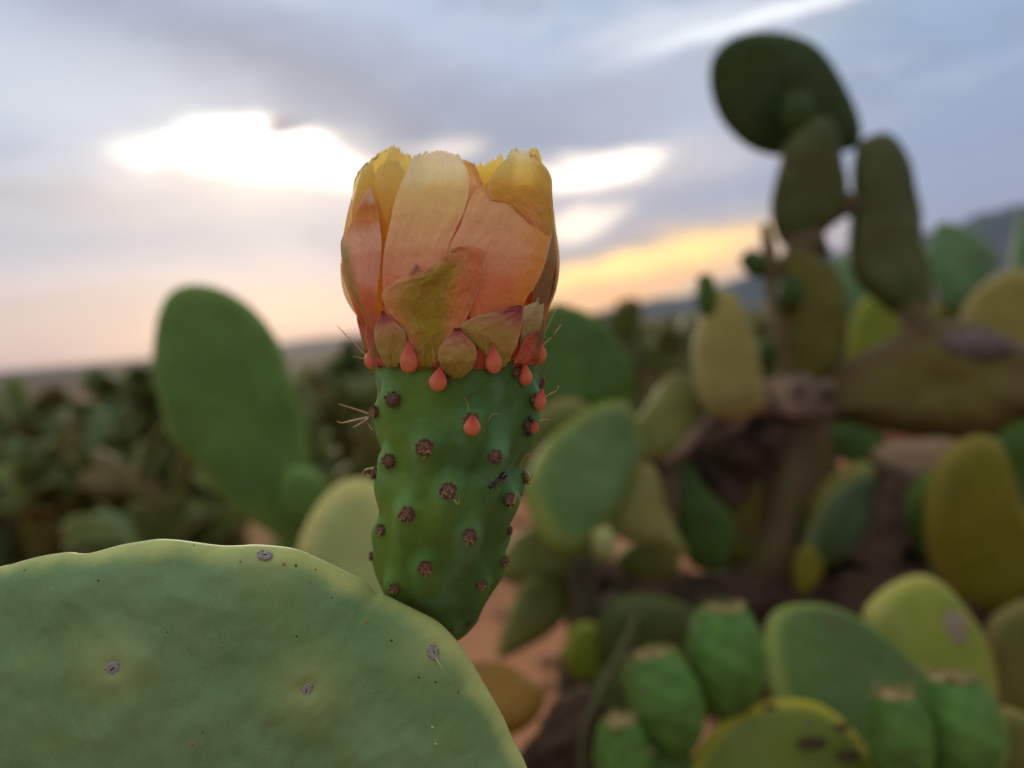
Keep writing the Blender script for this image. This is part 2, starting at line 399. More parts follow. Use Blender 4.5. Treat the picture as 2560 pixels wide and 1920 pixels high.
# --- fruit
prof = [ # y, centre x, half width
    (905, 1136, 203), (919, 1136, 212), (960, 1139, 206), (1004, 1141, 197), (1060, 1139, 193), (1110, 1136, 184), (1164, 1127, 171), (1210, 1123, 176), (1260, 1117, 174), (1306, 1109, 170),
    (1350, 1105, 168), (1400, 1099, 165), (1440, 1095, 160), (1480, 1094, 145), (1520, 1100, 119), (1555, 1112, 84), (1582, 1124, 48), (1600, 1136, 14), (1606, 1139, 1)]
PY, PX, PR = (np.array(a, float) for a in zip(*prof))
FZ = -6
def fz(y):
    k = min(1, max(0, (y - 1230) / 360)); return FZ - 125 * k * k * (3 - 2 * k)
def fr(y): return np.interp(y, PY, PX), np.interp(y, PY, PR)
rows = list(np.linspace(905, 1480, 130)) + list(np.linspace(1484, 1606, 40)); cols = 220
# smooth the polyline profile
ys = np.array(rows); cxs, rs = fr(ys); ker = np.hanning(13); ker /= ker.sum()
pad_ = lambda a: np.r_[np.full(6, a[0]), a, np.full(6, a[-1])]
cxs = np.convolve(pad_(cxs), ker, 'valid'); rs2 = np.convolve(pad_(rs), ker, 'valid'); rs2[-14:] = rs[-14:]; rs = rs2 * (1 - .006 * np.clip((ys - 930) / 60, 0, 1) - .05 * np.clip((ys - 1230) / 160, 0, 1))
def gsc(y): return 1 - (fz(y) - FZ) * K / .2          # the part set back is a little larger
YW = np.array([960 + (y - 960) * gsc(y) for y in ys])
def fruit_verts(bumps):
    V, Bm = [], []
    for k in range(cols):
        th = 2 * math.pi * k / cols
        for j, y in enumerate(ys):
            r = rs[j]; b = 0
            for (tb, yb, am) in bumps:
                dth = (th - tb + math.pi) % (2 * math.pi) - math.pi
                dxp = dth * r; dyp = y - yb
                if abs(dxp) < 140 and abs(dyp) < 170:
                    sy = 88 if dyp > 0 else 40
                    b += (am * math.exp(-(dxp / 36) ** 2 - (dyp / sy) ** 2)) ** 3
            b = b ** (1 / 3)
            end = min(1, (1606 - y) / 90) * min(1, (y - 900) / 30)
            rr = r + (b - 10.0 + 5 * fbm((math.cos(th) * 2, math.sin(th) * 2, y * .012), 1.0)) * end
            g_ = gsc(y); V.append(H(1280 + (cxs[j] - 1280 + rr * math.sin(th)) * g_, 960 + (y - 960) * g_, fz(y) + rr * g_ * math.cos(th))); Bm.append(b)
    return V, Bm
V0, _ = fruit_verts([]); FF = [tuple(reversed(f)) for f in grid_faces(cols, len(ys), True)]
bv0 = BVHTree.FromPolygons(V0, FF)
def cast(bv, px, py):
    d = (at(px, py, 1) - CAM).normalized(); return bv.ray_cast(CAM, d)
z2 = lambda x, y: (800 + x / 2.183, 880 + y / 2.183)
FA = [ # areoles on the fruit: position, size, extras
    (400, 258, 1.0), (303, 326, .85), (827, 378, 1.05), (1172, 258, .9), (1136, 400, .9), (570, 522, 1.1), (380, 592, .95), (306, 662, .8), (955, 572, .95), (700, 762, 1.1), (1116, 690, .85),
    (1030, 800, .9), (475, 883, 1.0), (337, 970, .78), (818, 1000, .95), (286, 1112, .6), (1032, 975, .55), (575, 1172, .95), (410, 1287, .8), (880, 1265, .75), (1003, 1142, .75), (818, 1482, .5), (715, 1520, .45),
    (1065, 112, .7), (330, 60, .6), (690, 150, .5), (905, 75, .5)]
def to_ty(p):
    q = p - H(0, 0, 0); x = q.dot(rt) / K; y = -q.dot(up) / K; z = -q.dot(fw) / K
    y = float(np.interp(y, YW, ys)); cx = 1280 + (np.interp(y, ys, cxs) - 1280) * gsc(y); return math.atan2(x - cx, z - fz(y)), y
bumps = []
for (x, y, s) in FA[:23]:
    h = None; px, py = z2(x, y)
    for _ in range(30):
        h = cast(bv0, px, py)[0]
        if h is not None: break
        px += 2 if px < 1120 else -2
    if h is not None: tb, yb = to_ty(h); bumps.append((tb, yb + 6, (30 if s not in (.8, .85) or y > 700 else 25) * min(1, s + .1)))
back = []
for i in range(26):                                   # the side turned away carries areoles too
    tb = math.pi * (.58 + .84 * ((i * .618) % 1)); yb = 960 + i * 21; back.append((tb, yb)); bumps.append((tb, yb + 6, 20))
VF, BM = fruit_verts(bumps); bvF = BVHTree.FromPolygons(VF, FF)

m, t, out = newmat('fruit skin')
co = t.add('ShaderNodeTexCoord').outputs['Object']; bm_ = attr(t, 'mound')['Fac']
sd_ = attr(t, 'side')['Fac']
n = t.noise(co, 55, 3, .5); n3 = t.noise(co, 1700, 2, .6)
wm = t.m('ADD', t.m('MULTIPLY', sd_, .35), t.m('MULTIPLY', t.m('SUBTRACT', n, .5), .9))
c = t.mix(t.step(wm, -.35, .25), lin(97, 134, 46), lin(62, 104, 46))  # left lighter, right darker: skin tint and side lighting share this colour
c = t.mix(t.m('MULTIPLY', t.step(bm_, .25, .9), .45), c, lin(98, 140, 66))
bl = t.noise(t.vmul(co, (1.0, 1.0, .45)), 120, 2, .5)
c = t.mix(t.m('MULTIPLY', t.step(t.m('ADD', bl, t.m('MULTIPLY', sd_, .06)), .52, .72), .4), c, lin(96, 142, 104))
c = t.mix(t.m('MULTIPLY', t.step(n3, .5, .8), .14), c, lin(150, 178, 130))
p = principled(t, c, .52, .25, bump(t, n3, .12, .0003))
t.l.new(p.outputs[0], out.inputs[0]); m_fruit = m
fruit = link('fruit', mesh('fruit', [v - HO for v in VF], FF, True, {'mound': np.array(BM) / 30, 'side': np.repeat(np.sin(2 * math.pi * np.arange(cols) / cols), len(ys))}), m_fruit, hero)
# sunken floor of the fruit's rim
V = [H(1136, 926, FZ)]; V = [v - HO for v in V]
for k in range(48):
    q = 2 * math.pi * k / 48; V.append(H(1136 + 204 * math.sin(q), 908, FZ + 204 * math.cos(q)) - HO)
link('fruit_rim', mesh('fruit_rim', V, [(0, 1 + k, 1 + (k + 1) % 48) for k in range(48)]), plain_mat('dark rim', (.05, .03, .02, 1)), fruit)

m_wool = plain_mat('areole wool', (.13, .065, .045, 1), .8, .15, .5, 2500, col2=(.24, .13, .09, 1))
m_straw = plain_mat('straw bristle', (.45, .25, .12, 1), .5, .4, .3, 900)
m_grey = plain_mat('grey areole', (.44, .40, .36, 1), .85, .1, .5, 3000, .5, .0003, col2=(.24, .20, .18, 1))
m_black = plain_mat('areole slit', (.02, .016, .014, 1), .8)
def areole_mesh(seed):
    rnd = random.Random(seed); V, Fc = [], []
    blob_mesh(V, Fc, (0, 0, .1), .8, .78, .55, 14, 8)
    for i in range(len(V)): V[i] = V[i] * (1 + .18 * noise.noise(V[i] * 3.3 + Vector((seed, 0, 0))))
    for k in range(120):
        q = rnd.uniform(0, 2 * math.pi); rr = .95 * math.sqrt(rnd.random()); b = Vector((rr * math.cos(q), rr * math.sin(q), .62 * math.sqrt(max(0, 1 - rr * rr * .9)) - .08))
        d = Vector((b.x * .9 + rnd.gauss(0, .35), b.y * .9 + rnd.gauss(0, .35), .55 + rnd.random() * .4)).normalized()
        tube(V, Fc, [b - d * .2, b + d * rnd.uniform(.14, .36)], .07, .02, 4)
    for k in range(26):
        q = rnd.uniform(0, 2 * math.pi); d = Vector((math.cos(q) * .8, math.sin(q) * .8, rnd.uniform(.2, .9))).normalized(); b = d * .55; tube(V, Fc, [b, b + d * rnd.uniform(.35, .7)], .03, .012, 3)
    return mesh('areole', V, Fc)
AM = [areole_mesh(i) for i in range(4)]
for a in AM: a.materials.append(m_wool)
def bristle_mesh(seed):                               # the paler tuft at the lower lip of an areole
    rnd = random.Random(seed); V, Fc = [], []
    for k in range(16):
        x = rnd.gauss(0, .3); b = Vector((x, -.30 + rnd.gauss(0, .22), .52)); d = Vector((x * .3 + rnd.gauss(0, .25), -.55 + rnd.gauss(0, .4), .35)).normalized()
        tube(V, Fc, [b, b + d * .3, b + d * rnd.uniform(.35, .6) + Vector((0, 0, -.10))], .10, .025, 4)
    return mesh('bristle_tuft', V, Fc)
BMs = [bristle_mesh(20 + i) for i in range(3)]
for a in BMs: a.materials.append(m_straw)
def place_areole(p, nrm, size, i, tuft, rotz):
    M = frame(nrm, rt, p) @ Matrix.Rotation(rotz, 4, 'Z') @ Matrix.Scale(size * 20 * K, 4)
    link('areole', AM[i % 4], None, fruit, HI @ M)
    if tuft: link('bristle_tuft', BMs[i % 3], None, fruit, HI @ M @ Matrix.Rotation(-rotz + random.uniform(-.5, .5), 4, 'Z'))
hits = []
for i, (x, y, s) in enumerate(FA):
    px, py = z2(x, y)
    for _ in range(40):
        h, nn, *_r = cast(bvF, px, py)
        if h is not None: break
        px += 1.5 if px < 1120 else -1.5
    hits.append((h, nn))
    if h is None: continue
    place_areole(h, nn, s, i, i not in (0, 2, 6, 8, 23, 24, 25, 26), random.uniform(-.4, .4))
for i, (tb, yb) in enumerate(back):
    j = np.argmin(abs(ys - yb)); v = VF[int(tb / (2 * math.pi) * cols) % cols * len(ys) + j]
    c0 = H(1280 + (cxs[j] - 1280) * gsc(yb), 960 + (yb - 960) * gsc(yb), fz(yb)); place_areole(v, v - c0, .85, i, True, 0)

# --- spines
m_spine = plain_mat('golden spine', (.62, .36, .17, 1), .4, .4, .35, 500)
z1 = lambda x, y: (800 + x / 2.592, 340 + y / 2.592)
def z4(x, y): return (1100 + x / 5.184, 640 + y / 5.184)
def z3l(x, y): return (820 + x / 5.184, 640 + y / 5.184)
def z5(x, y): return (1160 + x / 4.608, 960 + y / 4.608)
def z6(x, y): return (820 + x / 4.608, 960 + y / 4.608)
def spine(pts, ra=2.4, rb=.7, d0=.2, d1=.2):
    n = len(pts); V, Fc = [], []
    P = catmull(pts, 4) if n > 2 else [np.array(p) for p in pts]
    tube(V, Fc, [at(p[0], p[1], d0 + (d1 - d0) * i / (len(P) - 1)) - HO for i, p in enumerate(P)], ra * K, rb * K, 5)
    link('spine', mesh('spine', V, Fc), m_spine, fruit)
for f, pts, a, b, d0, d1 in [
    (z3l, [(510, 1310), (300, 1090), (120, 905)], 2.4, .8, .2, .203), (z3l, [(505, 1335), (420, 1322), (322, 1300)], 2.6, 1, .2, .198),
    (z3l, [(565, 1200), (490, 1030), (410, 885)], 1.6, .6, .195, .199), (z3l, [(520, 1260), (460, 1190), (400, 1130)], 1.5, .6, .2, .2), (z3l, [(500, 1010), (470, 905)], 1.4, .6, .196, .198),
    (z3l, [(620, 1100), (590, 1000), (585, 930)], 1.2, .6, .189, .187), (z3l, [(1380, 1400), (1360, 1230), (1325, 1080)], 1.3, .5, .176, .174), (z3l, [(1180, 1210), (1260, 1120), (1340, 1040)], 1.2, .5, .176, .174),
    (z3l, [(690, 1210), (770, 1100)], 1.2, .5, .184, .182), (z3l, [(1440, 1360), (1425, 1330), (1430, 1290)], 1.2, .5, .176, .175),
    (z4, [(1315, 1165), (1440, 1060), (1570, 890)], 3.0, .9, .199, .201), (z4, [(1300, 1120), (1400, 900), (1515, 665)], 2.6, .8, .2, .203), (z4, [(1330, 1215), (1375, 1210)], 2, .8, .198, .198),
    (z4, [(730, 1180), (820, 1040), (925, 850)], 1.4, .5, .182, .179), (z4, [(790, 1220), (900, 1070), (1040, 880)], 1.4, .5, .184, .182), (z4, [(1090, 1350), (1135, 1160), (1160, 940)], 1.6, .5, .188, .186),
    (z4, [(610, 1290), (590, 1160), (560, 1040)], 1.3, .5, .179, .177), (z4, [(540, 920), (515, 820)], 1.2, .4, .177, .175),
    (z6, [(478, 345), (330, 295), (122, 232)], 3.0, .9, .2, .2), (z6, [(478, 382), (300, 420), (160, 448), (104, 428)], 2.8, .9, .2, .199), (z6, [(476, 390), (400, 440), (292, 500)], 2.8, 1.1, .199, .197),
    (z6, [(515, 530), (480, 490), (458, 448)], 2, .7, .199, .2), (z6, [(608, 965), (460, 980), (410, 1010), (370, 1078)], 3, 1.1, .198, .198), (z6, [(500, 1075), (445, 1035)], 1.8, .7, .2, .2),
    (z6, [(1450, 1330), (1500, 1385), (1520, 1280)], 1.3, .5, .178, .176),
    (z5, [(935, 150), (1000, 110), (1060, 80), (1095, 20)], 2.2, .8, .199, .2), (z5, [(840, 460), (900, 415), (978, 412)], 2.4, .8, .198, .199), (z5, [(680, 828), (820, 800), (955, 765)], 1.8, .6, .2, .203),
    (z5, [(470, 870), (525, 815)], 1, .4, .186, .185), (z5, [(285, 420), (320, 355), (400, 340)], 1.1, .4, .182, .18), (z5, [(60, 325), (35, 210), (0, 145)], 1.3, .5, .177, .175),
    (z5, [(740, 1140), (770, 1090), (805, 1025)], 3.2, 1.0, .197, .196), (z5, [(570, 1370), (590, 1320), (598, 1245)], 3.0, 1.0, .19, .189), (z5, [(820, 540), (840, 450), (832, 380)], 4.5, 1.5, .197, .197)]:
    spine([f(*p) for p in pts], a, b, d0, d1)

# --- orange teardrop scales
m_tear = petal_mat('orange scale', [(0, lin(240, 152, 98)), (.4, lin(238, 142, 108)), (.75, lin(228, 112, 98)), (1, lin(206, 80, 90))], trans=.2, veins=.1, rough=.34, bscale=.3)
TP = [(0, 0), (.03, .13), (.09, .22), (.18, .29), (.3, .32), (.42, .305), (.54, .25), (.66, .18), (.78, .115), (.9, .055), (1, .004)]
def tear_mesh(seed=0):
    V, Fc, UV = [], [], []; n = 18; P = catmull(TP, 3)
    for i in range(n):
        q = 2 * math.pi * i / n
        for (z, r) in P: kb = 1 + .10 * noise.noise(Vector((math.cos(q) * 1.3, math.sin(q) * 1.3, z * 2.5 + seed * 4.1))); V.append((r * kb * math.cos(q) + (.07 * (seed - 1)) * z * z, r * kb * .8 * math.sin(q) + .05 * math.sin(z * 3.1), z)); UV.append((i / n, z, 0))
    return mesh('scale', V, [tuple(reversed(f)) for f in grid_faces(n, len(P), True)], True, None, UV)
TMS = [tear_mesh(i) for i in range(3)]
for a in TMS: a.materials.append(m_tear)
tk = 0
for (b, e_, f, wd) in [((340, 1512), (346, 1350), z1, 1.0), ((574, 1534), (578, 1318), z1, .92), ((757, 1650), (770, 1488), z1, 1.05), ((1128, 1537), (1130, 1350), z1, .92), ((1329, 1613), (1326, 1458), z1, .95),
                      ((1428, 1474), (1412, 1305), z1, .8), ((828, 448), (842, 340), z2, 1.12), ((1192, 316), (1216, 186), z2, .78), ((1168, 440), (1176, 372), z2, .7)]:
    bp, ep = f(*b), f(*e_); px, py = bp
    for _ in range(40):
        h = cast(bvF, px, max(py, 922))[0]
        if h is not None: break
        px += 1.5 if px < 1130 else -1.5
    d = (h - CAM).dot(fw) - .0006 if h is not None else .19
    p0 = at(bp[0], bp[1], d - .0008); p1 = at(ep[0], ep[1], d - .0048); wd *= .88
    M = frame(p1 - p0, rt, p0) @ Matrix.Diagonal(((p1 - p0).length * wd, (p1 - p0).length * wd, (p1 - p0).length, 1))
    link('scale', TMS[tk % 3], None, fruit, HI @ M); tk += 1

# --- flower
fy = [340, 380, 448, 520, 591, 668, 764, 822, 880, 911, 960]
fR = [186, 210, 246, 262, 272, 273, 247, 228, 214, 208, 190]
fC = [1130, 1130, 1131, 1128, 1125, 1124, 1129, 1136, 1138, 1139, 1139]
def fprof(y): return float(np.interp(y, fy, fC)), float(np.interp(y, fy, fR))
flower = bpy.data.objects.new('flower', None); C.objects.link(flower); flower.parent = hero
def petal(name, L, Rr, lam, mat, zs=1, top=None, jag=0.0, bul=0.0, n=40, mrows=56, conv=z1, curl=0.0, wave=1.0, lamt=0.0, thick=0.0, seed=0, cup=0.0):
    Lp = resample([conv(*p) for p in L], mrows); Rp = resample([conv(*p) for p in Rr], mrows)
    if jag: n = max(n, 130)
    V, UV = [], []
    T = resample([conv(*p) for p in top], n) if top else None
    for j in range(mrows):
        t = j / (mrows - 1); kt = max(0, (t - .55) / .45); kt = kt * kt * (3 - 2 * kt)
        for i in range(n):
            s = i / (n - 1); p = Lp[j] * (1 - s) + Rp[j] * s
            if T is not None:
                q = T[i] - (Lp[-1] * (1 - s) + Rp[-1] * s); p = p + q * kt
            p[1] -= bul * kt * (1 - (2 * s - 1) ** 2)
            if jag and t > .9:
                jn = noise.noise(Vector((s * 22, seed * 3.1, 0))) * .8 + noise.noise(Vector((s * 60, seed, 4))) * .9 + max(0, noise.noise(Vector((s * 120, seed, 9)))) * .9
                p[1] -= jag * jn * (t - .9) / .1
            lm = lam + lamt * t + cup * (1 - (2 * s - 1) ** 2) * math.sin(math.pi * t)
            z = 0.0
            for _ in range(3):
                k = (0.2 - z * K) / .2; xh = 1280 + (p[0] - 1280) * k; yh = 960 + (p[1] - 960) * k
                cx, Rv = fprof(yh); Rv *= lm
                z = zs * math.sqrt(max(Rv * Rv - (xh - cx) ** 2, (0.02 * Rv) ** 2))
            z += wave * (5.0 * fbm((s * 2.2, t * 3.0, seed * 1.7), 1.0) + 1.6 * fbm((s * 7, t * 5, seed), 1.0)) * (1 if zs > 0 else 1)
            z -= curl * kt * kt * 40 * zs
            ed = abs(2 * s - 1) ** 6
            z -= 3 * ed * zs
            V.append(at(p[0], p[1], .2 - (z + FZ) * K) - HO); UV.append((s, t, seed))
    me = mesh(name, V, grid_faces(n, mrows) if False else [(j * n + i, j * n + i + 1, (j + 1) * n + i + 1, (j + 1) * n + i) for j in range(mrows - 1) for i in range(n - 1)], True, None, UV)
    o = link(name, me, mat, flower)
    if thick:
        sm = o.modifiers.new('solid', 'SOLIDIFY'); sm.thickness = thick * K; sm.offset = -1
    return o
CRM, YEL, TAN = lin(242, 232, 176), lin(236, 206, 100), lin(232, 190, 118)
PCH, RED, ORG = lin(244, 184, 146), lin(238, 150, 110), lin(248, 160, 30)
m_p1 = petal_mat('peach petal pale tip', [(0, lin(244, 146, 92)), (.30, lin(248, 160, 104)), (.46, lin(252, 196, 154)), (.62, lin(253, 210, 150)), (.8, lin(252, 226, 148)), (.92, lin(253, 243, 188)), (1, lin(254, 248, 214))], side=None)
m_p2 = petal_mat('peach petal', [(0, lin(246, 142, 94)), (.38, lin(248, 158, 100)), (.58, lin(253, 200, 156)), (.8, lin(250, 204, 146)), (1, lin(246, 194, 110))], side=(lin(244, 176, 58), .62, 1.0))
m_p3 = petal_mat('yellow folded petal', [(0, lin(240, 172, 110)), (.25, lin(238, 178, 92)), (.55, lin(234, 192, 70)), (.8, lin(248, 226, 124)), (1, lin(253, 246, 206))], side=(lin(222, 184, 46), .45, .95))
m_yel = petal_mat('yellow petal', [(0, ORG), (.4, lin(240, 176, 50)), (.75, lin(244, 214, 84)), (1, lin(248, 230, 130))], trans=.5)
m_yel2 = petal_mat('orange throated petal', [(0, lin(252, 142, 20)), (.45, lin(253, 176, 40)), (.65, lin(246, 196, 84)), (1, lin(246, 222, 124))], trans=.5)
m_l1 = petal_mat('green sided petal', [(0, lin(160, 120, 50)), (.3, lin(230, 136, 84)), (.5, lin(252, 194, 166)), (.72, lin(252, 204, 170)), (.82, lin(232, 160, 80)), (.9, lin(224, 140, 50)), (.955, lin(240, 204, 170)), (1, lin(242, 214, 188))],
                 strip=(lin(160, 156, 64), .0, .42, .62, .78))
m_s1 = petal_mat('green striped sepal', [(0, lin(224, 144, 70)), (.35, lin(242, 178, 98)), (.75, lin(250, 192, 124)), (1, lin(250, 194, 132))], strip=(lin(178, 166, 30), .44, .40, .80, 1.02), side=(lin(248, 156, 98), .5, .95), trans=.3, bscale=1.5, corner=(lin(196, 84, 96), .0, .22, .82, .98))
m_sep = petal_mat('small green sepal', [(0, lin(168, 156, 50)), (.4, lin(196, 168, 80)), (.68, lin(212, 156, 108)), (.86, lin(200, 106, 106)), (1, lin(186, 66, 92))], trans=.28)
m_red = petal_mat('red sepal', [(0, lin(206, 96, 56)), (.5, lin(222, 108, 76)), (1, lin(216, 84, 90))], trans=.3)
m_cream = petal_mat('pale papery sepal', [(0, lin(190, 120, 90)), (.5, lin(200, 180, 110)), (1, lin(226, 220, 170))], trans=.35)
m_brn = petal_mat('dull brown petal', [(0, lin(190, 110, 60)), (.5, lin(150, 116, 70)), (1, lin(170, 150, 90))], trans=.3)
m_pale = petal_mat('thin pale petal', [(0, lin(220, 190, 160)), (1, lin(240, 224, 180))], trans=.6)
m_olv = petal_mat('olive sepal', [(0, lin(140, 100, 30)), (.6, lin(160, 134, 50)), (1, lin(180, 120, 70))], trans=.2)

# inner ring (closes the gaps with the orange throat)
for k in range(7):
    q = 2 * math.pi * k / 7
    V, UV = [], []
    for j in range(30):
        t = j / 29; y = 930 - t * 420
        for i in range(16):
            s = i / 15; th = q + (s - .5) * 1.35; cx, Rv = fprof(y); rr = Rv * (.86 - .1 * t + .02 * math.sin(3 * k) + .015 * s)
            V.append(H(cx + rr * math.sin(th), y, FZ + rr * math.cos(th)) - HO); UV.append((s, t * .9, k))
    link('petal', mesh('petal', V, [(j * 16 + i, j * 16 + i + 1, (j + 1) * 16 + i + 1, (j + 1) * 16 + i) for j in range(29) for i in range(15)], True, None, UV), m_yel2, flower)
# back petals and back sepals
for k in range(5):
    q = math.pi * (.62 + .19 * k); V, UV = [], []
    for j in range(36):
        t = j / 35; y = 930 - t * (505 + 20 * (k % 2))
        for i in range(22):
            s = i / 21; th = q + (s - .5) * .95 * (1 - .3 * (1 - t) ** 2); cx, Rv = fprof(y); rr = Rv * (.985 - .03 * (k % 2))
            yy = y + 26 * (2 * s - 1) ** 2 * t + 4 * noise.noise(Vector((s * 26, k, 0))) * max(0, t - .9) * 10
            V.append(H(cx + rr * math.sin(th), yy, FZ + rr * math.cos(th) + 4 * fbm((s * 2, t * 3, k))) - HO); UV.append((s, t, k))
    link('petal', mesh('petal', V, [(j * 22 + i, j * 22 + i + 1, (j + 1) * 22 + i + 1, (j + 1) * 22 + i) for j in range(35) for i in range(21)], True, None, UV), m_p1, flower)
    V, UV = [], []
    for j in range(16):
        t = j / 15; y = 935 - t * 150
        for i in range(14):
            s = i / 13; th = q + .25 + (s - .5) * .7 * (math.sin(math.pi * (.3 + .7 * t)) + .02); cx, Rv = fprof(y); rr = Rv * 1.04
            V.append(H(cx + rr * math.sin(th), y, FZ + rr * math.cos(th)) - HO); UV.append((s, t, k))
    link('sepal', mesh('sepal', V, [(j * 14 + i, j * 14 + i + 1, (j + 1) * 14 + i + 1, (j + 1) * 14 + i) for j in range(15) for i in range(13)], True, None, UV), m_sep, flower)

petal('petal', [(330, 700), (250, 500), (240, 350), (300, 190), (390, 115)], [(600, 700), (590, 450), (595, 300), (600, 190), (590, 122)], .74, m_yel, jag=13, seed=1,
      top=[(300, 190), (350, 150), (390, 112), (430, 88), (460, 72), (515, 80), (530, 112), (590, 118)])
petal('petal', [(240, 700), (205, 560), (207, 440), (212, 370), (222, 280), (240, 250)], [(400, 700), (360, 520), (340, 400), (345, 300), (350, 220), (345, 150)], .97, m_yel, jag=10, seed=2)
petal('petal', [(400, 1100), (395, 800), (385, 560), (345, 380), (330, 290), (385, 195)], [(500, 1100), (470, 700), (500, 500), (560, 350), (560, 260), (505, 165)], .955, m_yel2, bul=6, seed=3, jag=3)
petal('petal', [(850, 800), (900, 500), (930, 300), (925, 150)], [(1060, 800), (1050, 500), (1062, 330), (1000, 185)], .9, m_p2, seed=4, curl=.2, jag=3)
petal('petal', [(960, 520), (990, 300), (1000, 195)], [(1190, 520), (1190, 300), (1190, 130)], .76, m_yel, seed=5, jag=12, top=[(930, 168), (1000, 184), (1060, 180), (1105, 166), (1165, 130), (1190, 145)])
petal('petal', [(1300, 420), (1345, 200), (1352, 95)], [(1445, 420), (1438, 180), (1415, 92)], .84, m_yel, seed=6, bul=6, jag=3)
petal('petal', [(290, 1240), (180, 1080), (140, 960), (132, 820)], [(330, 1240), (250, 1080), (210, 960), (170, 820)], 1.0, m_pale, zs=-1, seed=7, n=16)
petal('petal', [(1400, 1250), (1480, 1000), (1500, 800), (1495, 545)], [(1464, 1150), (1530, 1000), (1553, 800), (1520, 545)], 1.0, m_pale, zs=-1, seed=8, n=16)
petal('petal', [(1310, 1400), (1370, 1150), (1385, 1000), (1420, 850), (1480, 620)], [(1440, 1400), (1462, 1140), (1518, 1000), (1532, 800), (1512, 560)], .975, m_brn, seed=9)
petal('petal', [(1080, 1460), (960, 1150), (850, 850), (828, 735), (900, 600), (960, 440), (1020, 350), (1090, 300)],
      [(1230, 1460), (1310, 1110), (1390, 980), (1455, 840), (1505, 640), (1512, 520), (1508, 430), (1490, 330)], 1.0, m_p2, seed=10, n=64, mrows=80, wave=1.3)
petal('petal', [(1335, 552), (1262, 492), (1200, 440), (1112, 408), (1086, 312), (1130, 230), (1185, 160), (1240, 95)],
      [(1500, 660), (1513, 560), (1511, 450), (1505, 370), (1503, 285), (1478, 222), (1440, 178), (1405, 140)], 1.0, m_p3, seed=11, n=48, lamt=.03, jag=9, wave=.8,
      top=[(1235, 110), (1255, 82), (1300, 96), (1350, 105), (1405, 140)])
petal('petal', [(560, 1460), (430, 1150), (405, 900), (420, 720), (455, 560), (490, 400), (560, 230), (602, 135)],
      [(760, 1460), (800, 1000), (825, 740), (870, 620), (932, 490), (966, 340), (957, 230), (905, 128)], 1.012, m_p1, seed=12, n=64, mrows=80, jag=9, wave=1.0,
      top=[(602, 135), (660, 112), (720, 104), (780, 96), (840, 108), (905, 128)])
petal('petal', [(330, 1440), (290, 1200), (200, 1020), (150, 850), (134, 690), (180, 600), (240, 480), (300, 352)],
      [(400, 1440), (365, 1180), (362, 1050), (375, 950), (398, 720), (385, 560), (355, 420), (328, 338)], 1.02, m_l1, seed=13, n=40, wave=.8)
petal('sepal', [(640, 1500), (590, 1350), (545, 1270), (440, 1130), (400, 1030), (470, 955), (570, 895), (628, 828)],
      [(760, 1500), (870, 1330), (950, 1180), (1040, 980), (1078, 860), (1064, 745), (1010, 705), (900, 712)], 1.045, m_s1, seed=14, n=56, mrows=72, thick=3, wave=1.2,
      top=[(628, 826), (650, 858), (690, 868), (740, 830), (790, 790), (850, 745), (900, 715)])
petal('sepal', [(330, 1490), (305, 1350), (300, 1230)], [(420, 1490), (370, 1350), (350, 1240)], 1.02, m_red, seed=15, n=14, mrows=20)
petal('sepal', [(590, 1510), (595, 1300)], [(810, 1510), (800, 1320)], 1.03, m_olv, seed=16, n=20, mrows=24)
petal('sepal', [(990, 1510), (980, 1290)], [(1140, 1510), (1130, 1280)], 1.02, m_red, seed=17, n=20, mrows=24)
petal('sepal', [(1250, 1500), (1280, 1300)], [(1440, 1470), (1450, 1200)], .99, m_red, seed=18, n=20, mrows=24)
petal('sepal', [(1360, 1450), (1400, 1300), (1440, 1180)], [(1425, 1450), (1455, 1300), (1458, 1185)], 1.02, m_brn, seed=19, n=14, mrows=24, thick=3)
petal('sepal', [(1290, 1420), (1308, 1250), (1318, 1105)], [(1380, 1350), (1442, 1200), (1450, 1098)], 1.035, m_cream, seed=20, n=30, thick=2, jag=4, top=[(1318, 1108), (1365, 1092), (1400, 1075), (1413, 1050), (1420, 1090), (1440, 1098), (1450, 1085)])
petal('sepal', [(430, 1500), (372, 1385), (352, 1290), (362, 1220), (396, 1138)], [(500, 1500), (542, 1420), (562, 1340), (535, 1250), (406, 1138)], 1.055, m_sep, seed=21, thick=4, n=30, cup=.02)
petal('sepal', [(1120, 1500), (1050, 1400), (960, 1300), (912, 1232), (1020, 1165), (1180, 1132), (1292, 1106)], [(1200, 1500), (1242, 1420), (1278, 1350), (1308, 1230), (1314, 1180), (1314, 1140), (1306, 1096)], 1.065, m_sep, seed=22, thick=4, n=40, cup=.01)
petal('sepal', [(1260, 1470), (1320, 1325), (1360, 1292), (1408, 1268)], [(1350, 1480), (1388, 1400), (1402, 1330), (1418, 1268)], 1.075, m_red, seed=23, thick=4, n=20)
petal('sepal', [(860, 1574), (792, 1505), (764, 1405), (800, 1332), (882, 1250)], [(915, 1574), (988, 1505), (1018, 1410), (985, 1332), (888, 1250)], 1.10, m_sep, seed=24, thick=6, n=36, cup=.05)

